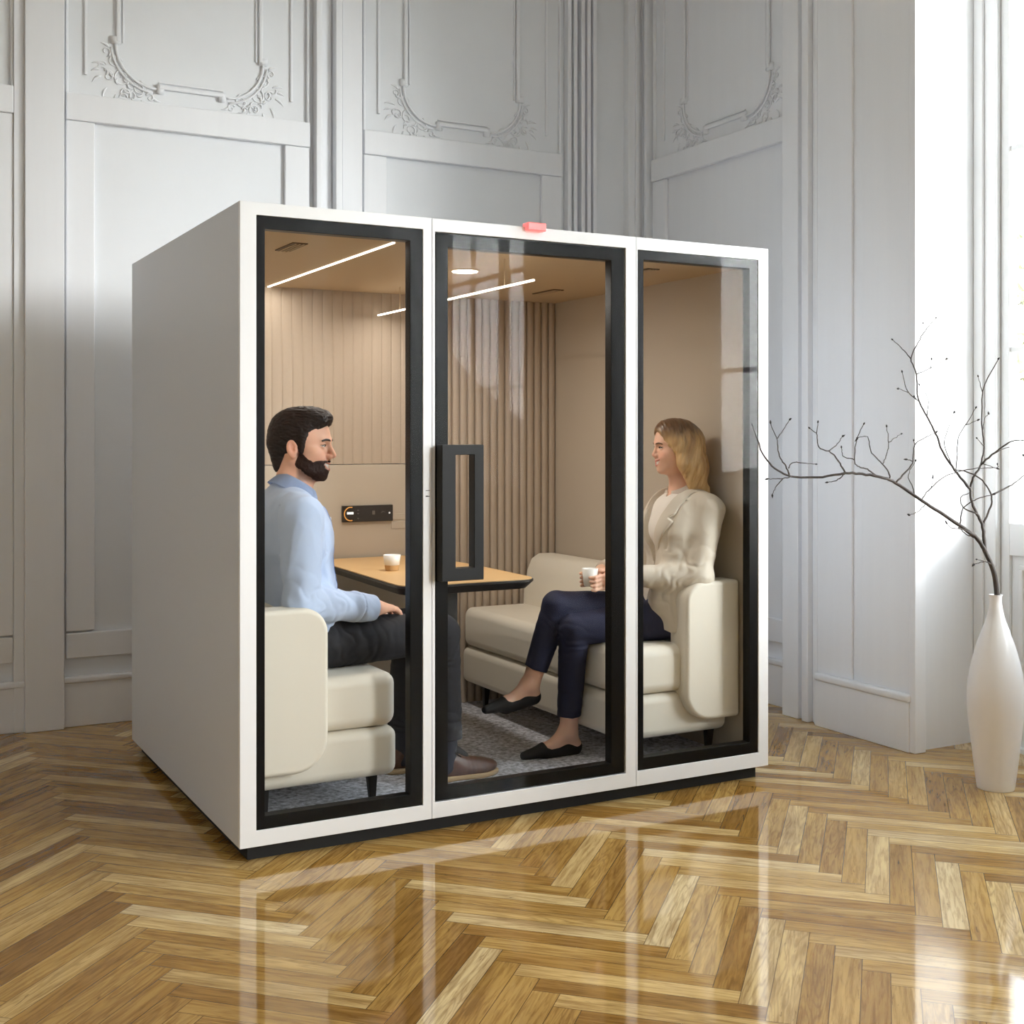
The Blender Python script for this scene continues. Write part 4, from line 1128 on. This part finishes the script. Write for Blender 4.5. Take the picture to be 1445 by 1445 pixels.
# ================================================================== THE WOMAN
FW = Fr((1.912, .315, 1.312), rotm(PI - .26, .02, 0), .90)
woman = thing('person', 'blonde person in cream blazer holding a cup, legs crossed, seated on the right sofa', 'person', (1.92, .33, .54))
wS, wE, wW = (1.975, .172, 1.058), (1.905, .155, .792), (1.668, .285, .800)
wS2, wE2, wW2 = (1.965, .468, 1.058), (1.885, .54, .82), (1.655, .475, .800)
wHL, wHR = (1.89, .265, .618), (1.89, .395, .625)
wKL, wKR = (1.475, .395, .585), (1.435, .465, .672)
wAL, wAR = (1.490, .462, .165), (1.335, .502, .362)
CUP = (1.541, .382, .755)
o = head_ops(FW, 1.0, 1.4, .0078)
o += [('+', Cone(FW.w((-.034, 0, -.06)), (1.955, .315, 1.12), .043, .047), .03), ('+', Cone((1.955, .315, 1.12), (1.955, .315, 1.05), .056, .07), .04), ('+', Cone(FW.w((.012, 0, -.085)), (1.925, .315, 1.13), .024, .024), .03),
      ('+', Ell((1.93, .315, .98), (.095, .13, .14)), .04), ('+', Ell((1.93, .315, .80), (.085, .115, .14)), .04), ('+', Ell((1.92, .32, .64), (.11, .145, .10)), .04), ('+', Cone((1.965, .21, 1.06), (1.96, .43, 1.06), .04, .04), .03)]
o += arm(wS, wE, wW, .04, .033, .023) + arm(wS2, wE2, wW2, .04, .033, .023)
for h_, k_, a_ in ((wHL, wKL, wAL), (wHR, wKR, wAR)):
    o += [('+', Cone(h_, k_, .07, .045), .02), ('+', Cone(k_, a_, .045, .030), .01)]
# bare ankles and feet (near foot on the carpet, other foot hanging)
def foot(o, A_, heel, ball, toe, up_=np.array((0, 0, 1.)), k=.02):
    o += [('+', Cone(np.array(A_) + .10 * up_, A_, .036, .0305), .02), ('+', Cone(A_, heel, .030, .026), k), ('+', Cone(np.array(A_) * .8 + np.array(ball) * .2, ball, .028, .020), .03), ('+', Cone(heel, ball, .022, .024), k), ('+', Cone(ball, toe, .027, .013), k)]
    a = np.array(A_); o.append(('+', Ell(a + np.array((0, -.026, -.006)), (.012, .010, .012)), .008))
fL = ((1.522, .468, .098), (1.385, .474, .093), (1.292, .480, .081))
fR = ((1.352, .508, .312), (1.222, .503, .292), (1.130, .498, .278))
foot(o, wAL, *fL); foot(o, wAR, *fR, up_=(np.array(wKR) - np.array(wAR)) / np.linalg.norm(np.array(wKR) - np.array(wAR)))
# hands round the cup: four fingers of each wrap the bowl, thumbs above
cx, cy, cz = CUP
def around(a, r, z): return (cx + r * math.cos(a), cy + r * math.sin(a), z)
def cup_hand(o, W_, sgn, zoff):
    """sgn -1: near hand (its fingers pass the near side of the cup), +1: far hand"""
    W_ = np.array(W_, float); R0 = .043
    kn = []
    for i in range(4):
        z = cz + .050 - .0165 * i + zoff
        a0 = sgn * .50
        k_ = np.array(around(a0, R0 + .012, z)) + np.array((.010 + .004 * abs(i - 1), 0, 0)); kn.append(k_)
        # fingers bend round the bowl
        ch = [k_]
        for a in (sgn * 1.05, sgn * 1.65, sgn * (2.15 - .08 * i)): ch.append(np.array(around(a, R0 - (.001 if a * sgn > 2 else -.002), z - .004 * (abs(a) > 1.5))))
        hand_ops(o, None, [], [(ch, .0088, .0064)])
    hand_ops(o, (W_, .022), [(k_, .0105) for k_ in kn], [])
    t0 = W_ * .55 + kn[0] * .45 + np.array((0, -sgn * .006, .012))
    hand_ops(o, None, [], [([t0, kn[0] + np.array((.012, -sgn * .014, .016)), np.array(around(sgn * .12, R0 + .001, cz + .060)), np.array(around(-sgn * .28, R0 - .002, cz + .062))] if sgn < 0 else [t0, kn[0] + np.array((.012, -sgn * .016, .006)), np.array(around(sgn * .10, R0 + .001, cz + .042)), np.array(around(-sgn * .2, R0 - .002, cz + .042))], .0115, .0075)])
cup_hand(o, wW, -1, -.008); cup_hand(o, wW2, 1, .002)
wtint0 = skin_tint(FW, (234, 188, 162), (196, 104, 100), (222, 146, 126), None, 1.0)
def wtint(v):
    c = wtint0(v)
    nails = []
    return c
wbody = sdf_obj('body', o, .0028, 'skin_woman', woman, tint=wtint, smooth=1)
M['brow_woman'] = mat('brow_brown', srgb(96, 66, 46), .6)
face_parts(FW, wbody, 'iris_blue', 'brow_woman', .0025, 1.)
# long straight hair: darker roots, blond lengths falling behind the shoulder
M['hair_woman'] = tint_mat('hair_blond', .34, spec=.45)
h = []
A = lambda p, k=.02: h.append(('+', p, k)); S = lambda p, k=.006: h.append(('-', p, k))
A(Ell((-.014, 0, .040), (.106, .087, .090), FW), 0); A(Ell((.03, 0, .07), (.062, .066, .052), FW), .03)
for s in (1, -1):
    A(Cone((.012, s * .070, .02), (-.012, s * .080, -.075), .026, .026, FW), .03); A(Cone((-.012, s * .078, -.075), (-.050, s * .074, -.175), .028, .020, FW), .03)
    A(Cone((-.05, s * .05, .02), (-.075, s * .060, -.10), .05, .044, FW), .03); A(Cone((-.075, s * .060, -.10), (-.108, s * .060, -.205), .042, .024, FW), .03)
A(Cone((-.08, 0, .02), (-.105, 0, -.10), .06, .048, FW), .03); A(Cone((-.105, 0, -.10), (-.125, 0, -.205), .046, .022, FW), .03)
for s in (1, -1): A(Cone((-.108, s * .058, -.195), (-.135, s * .052, -.245), .024, .008, FW), .02)
S(Ell((.112, 0, -.016), (.080, .071, .094), FW), .010)
S(Cone((.06, 0, -.03), (.06, 0, -.2), .060, .075, FW), .012)
S(Cone((-.01, 0, -.08), (.02, 0, -.24), .045, .06, FW), .012)
def flow(P):
    q = loc(P, FW); a = q.copy()
    # strands sweep from the parting to the sides and straight down
    k = np.clip((.085 - q[:, 2]) / .06, 0, 1)
    down = np.stack([q[:, 0] + .28 * np.minimum(q[:, 2], .02), q[:, 1], q[:, 2] * .06], 1)
    top = np.stack([q[:, 0], q[:, 1] * .12, q[:, 2] * .12], 1)
    return k, down, top
def wdisp(P):
    k, dn, tp = flow(P); f = lambda sc: vnoise(dn * sc) * k + vnoise(tp * sc) * (1 - k)
    return -.0032 * np.abs(f(80)) - .0018 * f(230)
def whtint(v):
    q = loc(v, FW); k, dn, tp = flow(v); f = lambda sc: (vnoise(dn * sc) * k + vnoise(tp * sc) * (1 - k)) * .5 + .5; n = f(150); n2 = f(60)
    c = np.tile(lin(200, 160, 108), (len(v), 1)); c = blend(c, n * .8, lin(234, 206, 158)); c = blend(c, np.clip(n2 * 1.5 - .6, 0, 1) * .7, lin(150, 108, 68))
    root = np.clip((q[:, 2] - .012) / .075 + (n - .5) * .8, 0, 1); c = blend(c, root * .92, lin(92, 64, 44)); c[:, 3] = 1; return c
sdf_obj('hair', h, .0024, 'hair_woman', wbody, wdisp, 1, whtint)
# blouse, blazer, lapels, trousers
M['blouse'] = mat('white_blouse', srgb(236, 230, 222), .6); M['blazer'] = mat('cream_blazer', srgb(214, 205, 190), .72, sheen=.1, bump=(900, .06)); M['navy'] = mat('navy_trousers', srgb(30, 34, 62), .75, bump=(900, .05))
tors = [('+', Ell((1.925, .315, .985), (.112, .148, .15)), 0), ('+', Ell((1.925, .315, .80), (.100, .130, .15)), .05), ('+', Ell((1.92, .32, .64), (.125, .160, .11)), .05), ('+', Cone((1.962, .225, 1.056), (1.957, .415, 1.056), .054, .054), .04),
        ('+', Ell((1.865, .262, .965), (.058, .056, .06)), .04), ('+', Ell((1.865, .368, .965), (.058, .056, .06)), .04)]
bl = [(op, p, k) for op, p, k in tors] + [('-', Cone((1.955, .315, 1.09), FW.w((-.034, 0, -.06)), .045, .055), .006), ('-', Cone((1.90, .315, 1.16), (1.865, .315, 1.075), .022, .003), .004), ('-', Half((0, 0, .66), (0, 0, 1)), .003)]
blouse = sdf_obj('blouse', bl, .0034, 'blouse', wbody, lambda P: folds(P, .0016, 12, 16, 7), 1)
collar(blouse, (1.945, .315, 1.120), (-.36, 0, 1), .056, .098, (.050, .034), (.002, -.034), 'blouse', .24, PI, pt=.028)
G = .016
jk = [(op, Off(p, G), k) for op, p, k in tors]
jk += [('+', Cone((1.905, .25, .70), (1.885, .22, .60), .105, .098), .05), ('+', Cone((1.905, .39, .70), (1.885, .41, .60), .10, .09), .05), ('+', Cone((1.86, .24, .86), (1.80, .245, .70), .055, .05), .06)]
jk += [('+', Cone((1.958, .285, 1.105), (1.970, .205, 1.078), .040, .048), .03), ('+', Cone((1.958, .345, 1.105), (1.965, .425, 1.078), .040, .048), .03)]
jk += arm(wS, wE, wW, .062, .055, .042, .03) + arm(wS2, wE2, wW2, .062, .056, .042, .03)
def vopen(P):
    # opening: a V from the throat down to the closing button, then a narrow gap
    w_ = np.interp(P[:, 2], [.60, .80, .845, 1.10, 1.16], [.040, .006, .004, .070, .085]); return np.maximum(np.abs(P[:, 1] - .315) - w_, P[:, 0] - 1.925)
jk.append(('-', Fn(vopen, (1.6, .15, .5), (1.93, .48, 1.25)), .004))
jk.append(('-', Cone((1.955, .315, 1.07), FW.w((-.034, 0, -.05)), .062, .070), .006))
def sleeve_end(W_, E_):
    W_, E_ = np.array(W_), np.array(E_); a = (W_ - E_) / np.linalg.norm(W_ - E_)
    return ('-', Fn(lambda P: np.maximum(-(P - W_ + a * .005) @ a, np.linalg.norm(P - W_, axis=1) - .075), W_ - .09, W_ + .09), .003)
jk += [sleeve_end(wW, wE), sleeve_end(wW2, wE2)]
jk.append(('-', Fn(lambda P: P[:, 2] - .565 - .25 * np.maximum(0, 1.87 - P[:, 0]) if False else .562 + .30 * np.maximum(0, 1.86 - P[:, 0]) - P[:, 2] if False else P[:, 2] * 0 + (P[:, 2] - (.562 + .30 * np.maximum(0, 1.86 - P[:, 0])))), .004))
def jdisp(P):
    d = creases(P, (1.92, .16, .92), (1.90, .155, .76), .10, 55, .0045, .6) + creases(P, (1.88, .17, .79), (1.76, .23, .79), .10, 60, .0045, .9)
    d += folds(P, .0040, 8, 13, 7) + folds(P, .0018, 18, 26, 13) + creases(P, (1.86, .22, .80), (1.88, .20, .62), .12, 40, .004, .9)
    d += .0045 * np.exp(-(((P[:, 1] - .205 - .12 * (1.08 - P[:, 2])) / .006) ** 2)) * (P[:, 2] > .9) * (P[:, 2] < 1.10)
    return d
blazer = sdf_obj('blazer', jk, .0034, 'blazer', wbody, jdisp, 1)
lp = [(op, Off(p, .007) if op == '+' else p, k) for op, p, k in jk[:6]]
def lapel(P):
    z = P[:, 2]; w0 = np.interp(z, [.845, 1.10, 1.16], [.004, .070, .085]); w1 = np.interp(z, [.845, .90, 1.015, 1.03, 1.045, 1.12], [.006, .045, .112, .090, .108, .112])
    y = np.abs(P[:, 1] - .315); d = np.maximum(w0 - y, y - w1)
    return np.maximum(np.maximum(d * .8, .847 - z), P[:, 0] - 1.955)
lp.append(('&', Fn(lapel), .001)); lp.append(('-', Cone((1.955, .315, 1.07), FW.w((-.034, 0, -.05)), .060, .068), .004))
sdf_obj('lapel', lp, .0032, 'blazer', blazer, None, 1)
collar(blazer, (1.958, .315, 1.085), (-.16, 0, 1), .066, .092, (.058, .03), (.02, -.0), 'blazer', .95, PI, pt=.0, name='blazer_collar')
tr = [('+', Ell((1.915, .325, .638), (.135, .168, .105)), 0), ('+', Cone(wHL, wKL, .088, .062), .03), ('+', Cone(wKL, (wAL[0], wAL[1], .225), .061, .047), .01),
      ('+', Cone(wHR, wKR, .086, .060), .006), ('+', Cone(wKR, np.array(wKR) * .18 + np.array(wAR) * .82, .059, .046), .01)]
sa = np.array(wAR) - np.array(wKR); sa /= np.linalg.norm(sa); hemR = np.array(wKR) * .19 + np.array(wAR) * .81
tr.append(('-', Fn(lambda P: np.maximum(P[:, 2] * 0 + (P[:, 2] - .224), P[:, 0] - 1.6) if False else np.where(P[:, 0] > 1.39, P[:, 2] - .224, -1.0) * -1 if False else np.maximum(P[:, 2] - .224, np.linalg.norm(P[:, :2] - np.array(wAL[:2]), axis=1) - .09)), .002))
tr.append(('-', Fn(lambda P: np.maximum(-(P - hemR) @ sa, np.linalg.norm(P - hemR, axis=1) - .10)), .002))
tr.append(('-', Cone((wAL[0], wAL[1], .20), (wAL[0], wAL[1], .27), .041, .041), .002)); tr.append(('-', Cone(hemR + sa * .02, hemR - sa * .05, .040, .040), .002))
def trdisp(P):
    return folds(P, .0016, 12, 16, 12) + creases(P, (1.475, .39, .62), (1.48, .40, .48), .09, 95, .004, .4) + creases(P, (1.70, .36, .66), (1.82, .33, .64), .12, 75, .005, .4) + creases(P, (1.44, .46, .66), (1.42, .47, .54), .08, 95, .0035, .4) + creases(P, (1.48, .44, .36), (1.49, .46, .24), .09, 60, .003, .3)
sdf_obj('trousers', tr, .0034, 'navy', wbody, trdisp, 1)
# ballet flats
M['flat_shoe'] = mat('black_suede', srgb(20, 19, 21), .7)
def flat(A_, heel, ball, toe, up):
    heel, ball, toe, up = [np.array(v, float) for v in (heel, ball, toe, up)]; up /= np.linalg.norm(up); ax = toe - heel; L = np.linalg.norm(ax); ax /= L
    ops_ = [('+', Cone(heel, ball, .0295, .0300), 0), ('+', Cone(ball, toe, .0315, .0165), .02), ('+', Cone(heel - up * .012, ball - up * .010, .026, .030), .01)]
    def cutf(P):
        q = P - heel; t = (q @ ax) / L; hgt = q @ up
        return hgt - np.interp(t, [-.2, 0, .12, .35, .52, .60, .66, 1.2], [.040, .034, .022, .006, .004, .012, .06, .08])
    ops_.append(('&', Fn(cutf), .003))
    return sdf_obj('ballet_flat', ops_, .003, 'flat_shoe', wbody, None, 1)
flat(wAL, fL[0], fL[1], fL[2], (.0, 0, 1)); flat(wAR, fR[0], fR[1], fR[2], (-.12, 0, 1))
cup(cx, cy, cz, .033, .071, 'plain white coffee cup held in both hands above crossed knees')
# ================================================================== VASE AND BRANCH
M['vase'] = mat('white_ceramic', srgb(240, 238, 238), .32, coat=.2)
vb = onz(1405, 1112, 0); vd = float((vb - CAM)[:2] @ FV); vz = lambda y: 1.35 - (y - HY) / FOC * vd
vs_ = vd / FOC
vp = [(24, 1113.5), (25.5, 1111), (29, 1085), (33, 1050), (37, 1015), (38.6, 992), (38, 970), (34.5, 945), (27.5, 917), (19.5, 893), (13, 875), (9.6, 860), (8.2, 850), (8.6, 843), (9.4, 840.5)]
prof = catmull([(r * vs_, 0, vz(y) - vz(1113.5)) for r, y in vp], 5)
prof = [(.0001, .0)] + [(max(p[0], .001), max(p[2], 0)) for p in prof]
rin = prof[-1][0] - .003; topz = prof[-1][1]
prof += [(rin, topz), (rin - .001, topz - .03), (rin + .012, topz - .13), (.0001, topz - .17)]
vase = obj('vase', lathe(bmesh.new(), prof, vb[0], vb[1], 72, cap=False), M['vase'], None, smooth=True, weld=True)
tag(vase, 'tall white ceramic floor vase with a narrow neck beside the window', 'vase')
M['twig'] = mat('bare_twig_bark', srgb(70, 62, 58), .7, noise=(60, .45, (1, 1, .3))); M['bud'] = mat('dark_bud', srgb(34, 28, 26), .7)
br = thing('bare_branch', 'bare forked branch with small dark buds standing in the white vase', 'branch', (vb[0], vb[1], .5))
g = np.random.default_rng(12)
def bpt(p, off):
    px, py = 1040 + p[0] / 2.035, 420 + p[1] / 2.035
    v = ray(px, py); return CAM + v * (vd + off)      # FV component of v is 1, so this is the depth
SEG = [  # (points measured on the photograph, start radius mm, end radius mm, depth drift)
 ('stem', [(748, 885), (747, 857), (740, 800), (728, 762), (712, 728)], 6.0, 4.6, (0, .0)),
 ('limb', [(712, 728), (690, 692), (640, 655), (580, 615), (520, 575), (455, 532), (415, 516), (360, 507), (310, 505), (230, 516), (155, 513), (110, 490), (75, 450), (60, 410), (45, 368)], 4.6, 1.3, (.0, -.10)),
 ('limb', [(712, 728), (706, 660), (690, 622), (675, 590), (670, 550), (682, 510), (700, 480), (710, 430), (705, 380), (705, 270), (750, 178)], 3.8, 1.0, (0, .10)),
 ('limb', [(670, 550), (625, 495), (590, 440), (570, 388), (545, 340), (520, 290), (515, 220), (500, 175), (520, 130), (545, 90), (570, 60)], 2.8, .9, (.04, .16)),
 ('limb', [(700, 480), (740, 445), (790, 412), (830, 408), (880, 380)], 2.2, .9, (.03, -.05)),
 ('limb', [(706, 650), (728, 600), (730, 565), (705, 525), (660, 500), (625, 495)], 2.2, 1.2, (.01, .05)),
 ('twig', [(730, 567), (790, 537), (824, 510), (870, 470)], 2.0, .9, (.03, .10)),
 ('twig', [(690, 622), (650, 602), (642, 575), (668, 560)], 1.6, .8, (0, .06)),
 ('twig', [(640, 650), (650, 605), (690, 578), (735, 565)], 1.5, .8, (0, -.05)),
 ('twig', [(690, 690), (650, 666), (618, 662), (604, 650)], 1.5, .7, (0, -.06)),
 ('twig', [(690, 692), (660, 680), (640, 664)], 1.4, .8, (0, .05)),
 ('twig', [(735, 768), (712, 758), (683, 765)], 1.6, .7, (0, -.03)), ('twig', [(712, 758), (690, 752)], 1.1, .6, (-.02, -.04)),
 ('twig', [(158, 513), (125, 520), (90, 520)], 1.3, .7, (-.08, -.11)), ('twig', [(132, 519), (112, 543), (102, 564)], 1.1, .7, (-.09, -.07)),
 ('twig', [(150, 508), (138, 480), (122, 455), (115, 410), (97, 362)], 1.7, .8, (-.09, -.13)), ('twig', [(114, 405), (130, 385), (150, 352)], 1.2, .7, (-.10, -.07)),
 ('twig', [(148, 490), (160, 474), (190, 475), (225, 478)], 1.3, .7, (-.08, -.04)),
 ('twig', [(312, 505), (292, 470), (270, 445), (235, 430), (230, 395), (210, 376)], 1.9, .8, (-.05, -.11)), ('twig', [(228, 392), (232, 360)], 1.0, .7, (-.1, -.11)), ('twig', [(262, 440), (285, 425), (302, 400)], 1.2, .7, (-.06, -.02)),
 ('twig', [(310, 506), (285, 525), (262, 530)], 1.3, .7, (-.05, -.01)),
 ('twig', [(398, 510), (375, 493), (350, 485), (337, 465), (345, 405), (363, 365)], 1.7, .8, (-.04, -.10)), ('twig', [(337, 466), (305, 455), (300, 432)], 1.1, .7, (-.06, -.02)),
 ('twig', [(440, 525), (432, 495), (410, 470), (385, 440), (375, 400), (348, 402)], 1.7, .8, (-.03, -.12)), ('twig', [(418, 478), (430, 450), (435, 418), (430, 372)], 1.3, .7, (-.05, .02)), ('twig', [(435, 417), (450, 405), (470, 392)], 1.0, .6, (-.01, .02)),
 ('twig', [(455, 532), (490, 495), (505, 470), (510, 425), (540, 402), (570, 388)], 1.9, .9, (-.03, .06)), ('twig', [(504, 470), (490, 465)], 1.0, .7, (0, .02)), ('twig', [(510, 428), (508, 412)], 1.0, .7, (0, .02)),
 ('twig', [(512, 570), (505, 545), (492, 510), (512, 470)], 1.4, .7, (-.02, .05)),
 ('twig', [(530, 582), (545, 560), (580, 525), (620, 505), (690, 490), (745, 488), (748, 480)], 1.5, .7, (-.02, .06)), ('twig', [(556, 550), (562, 520)], .9, .6, (0, .03)), ('twig', [(545, 590), (522, 612), (497, 624)], 1.2, .7, (-.02, -.06)),
 ('twig', [(500, 177), (475, 148), (448, 122)], 1.2, .7, (.13, .20)), ('twig', [(514, 220), (545, 208), (600, 178)], 1.2, .6, (.12, .05)), ('twig', [(556, 205), (558, 178)], .9, .6, (.08, .05)),
 ('twig', [(522, 297), (490, 270), (475, 215)], 1.2, .7, (.1, .15)), ('twig', [(492, 273), (466, 262)], .9, .6, (.1, .08)), ('twig', [(546, 338), (548, 290), (525, 252)], 1.1, .6, (.07, .02)), ('twig', [(530, 310), (510, 285)], .9, .6, (.1, .06)), ('twig', [(545, 92), (535, 75)], .8, .5, (.16, .14)),
 ('twig', [(622, 490), (596, 425), (605, 380), (622, 332)], 1.3, .6, (.04, -.02)), ('twig', [(628, 497), (632, 450), (636, 400), (660, 360), (685, 318)], 1.3, .6, (.05, .10)), ('twig', [(655, 366), (690, 352)], .8, .5, (.08, .06)),
 ('twig', [(705, 272), (693, 228)], 1.0, .6, (.1, .07)), ('twig', [(705, 382), (713, 345), (722, 335)], 1.0, .6, (.05, .1)), ('twig', [(700, 475), (745, 490)], 1.0, .6, (.02, -.02)), ('twig', [(708, 425), (690, 405)], 1.0, .6, (.06, .03)),
 ('twig', [(740, 447), (780, 430), (820, 450)], 1.1, .6, (.01, .06)),
]
for nm, pts, r0, r1, (d0, d1) in SEG:
    n = len(pts); P = []
    for i, p in enumerate(pts):
        t = i / (n - 1); j = g.normal(0, .006) if 0 < i < n - 1 and nm != 'stem' else 0
        P.append(bpt(p, d0 + (d1 - d0) * t + j))
    P = catmull(P, 5); m = len(P)
    P = [tuple(np.array(p) + (g.normal(0, .0009, 3) if nm != 'stem' and 0 < i < m - 1 else 0)) for i, p in enumerate(P)]
    obj(nm, tube(bmesh.new(), P, [(r0 + (r1 - r0) * (i / (m - 1)) ** .8) * .0019 for i in range(m)], 7), M['twig'], br, smooth=True)
    if nm == 'twig' or pts[-1] in ((570, 60), (750, 178), (45, 368)):
        e = np.array(P[-1]); d = e - np.array(P[-3]); d /= np.linalg.norm(d)
        for k in range(1 + (g.random() < .6)):
            dd = d + g.normal(0, .45, 3) * (k > 0); q = e + dd * .007
            obj('bud', tube(bmesh.new(), [e - d * .001, (e + q) / 2, q, q + dd * .004], [.0012, .0036, .0028, .0006], 6), M['bud'], br, smooth=True)
# ================================================================== LIGHT
w = bpy.data.worlds.new('daylight'); SC.world = w; w.use_nodes = True
wt = w.node_tree; bg = wt.nodes['Background']
class _W: node_tree = wt
t = NT(_W)
tc = t.new('ShaderNodeTexCoord').outputs['Generated']; s = t.new('ShaderNodeSeparateXYZ'); t.link(tc, s.inputs[0])
col = t.ramp(s.outputs[2], [(0, (.55, .56, .55, 1)), (.06, (.95, .97, 1, 1)), (.5, (.865, .93, 1, 1)), (1, (.80, .90, 1, 1))])
t.link(col, bg.inputs[0]); bg.inputs[1].default_value = 8.5
def area(name, loc, rot, sx, sy, power, color=(1, 1, 1), portal=False, spread=PI):
    d = bpy.data.lights.new(name, 'AREA'); d.shape = 'RECTANGLE'; d.size = sx; d.size_y = sy; d.energy = power; d.color = color; d.spread = spread
    if portal: d.cycles.is_portal = True
    o = bpy.data.objects.new(name, d); COL.objects.link(o); o.location = loc; o.rotation_euler = rot; return o
for k, (y0, y1) in enumerate(NICHE):
    area('window_portal', (XN + .13, (y0 + y1) / 2, 2.45), (0, PI / 2, 0), 3.1, y1 - y0 - .2, 1, portal=True)
sd = bpy.data.lights.new('hazy_sun', 'SUN'); sd.energy = 7.2; sd.angle = math.radians(28); sd.color = (1, .99, .985)
so = bpy.data.objects.new('hazy_sun', sd); COL.objects.link(so)
dirv = Vector((-.60, .80, -.22)).normalized()
so.rotation_euler = dirv.to_track_quat('-Z', 'Y').to_euler()
# the booth's own lamps, just under their lenses and strips
warm = (1, .93, .84)
for (px, py) in ((527, 416), (656, 382)):
    p = at_ceil(px, py); area('downlight_lamp', (p[0], p[1], IZ1 - .012), (0, 0, 0), 0.09, .09, 4.0, warm)
area('strip_lamp', (xs, .85, IZ1 - .01), (0, 0, 0), .02, 1.3, 4.4, warm); area('strip_lamp', (xl, .8, ZL - .008), (0, 0, 0), .02, 1.3, 4.4, warm)
SC.view_settings.view_transform = 'Standard'; SC.view_settings.look = 'None'
SC.view_settings.exposure = 0.2; SC.view_settings.gamma = 1; SC.view_settings.use_curve_mapping = False
SC.cycles.max_bounces = 12; SC.cycles.diffuse_bounces = 6; SC.cycles.glossy_bounces = 5; SC.cycles.transparent_max_bounces = 24; SC.cycles.transmission_bounces = 6
SC.cycles.caustics_reflective = False; SC.cycles.caustics_refractive = False
SC.cycles.sample_clamp_indirect = 8; SC.cycles.use_denoising = True
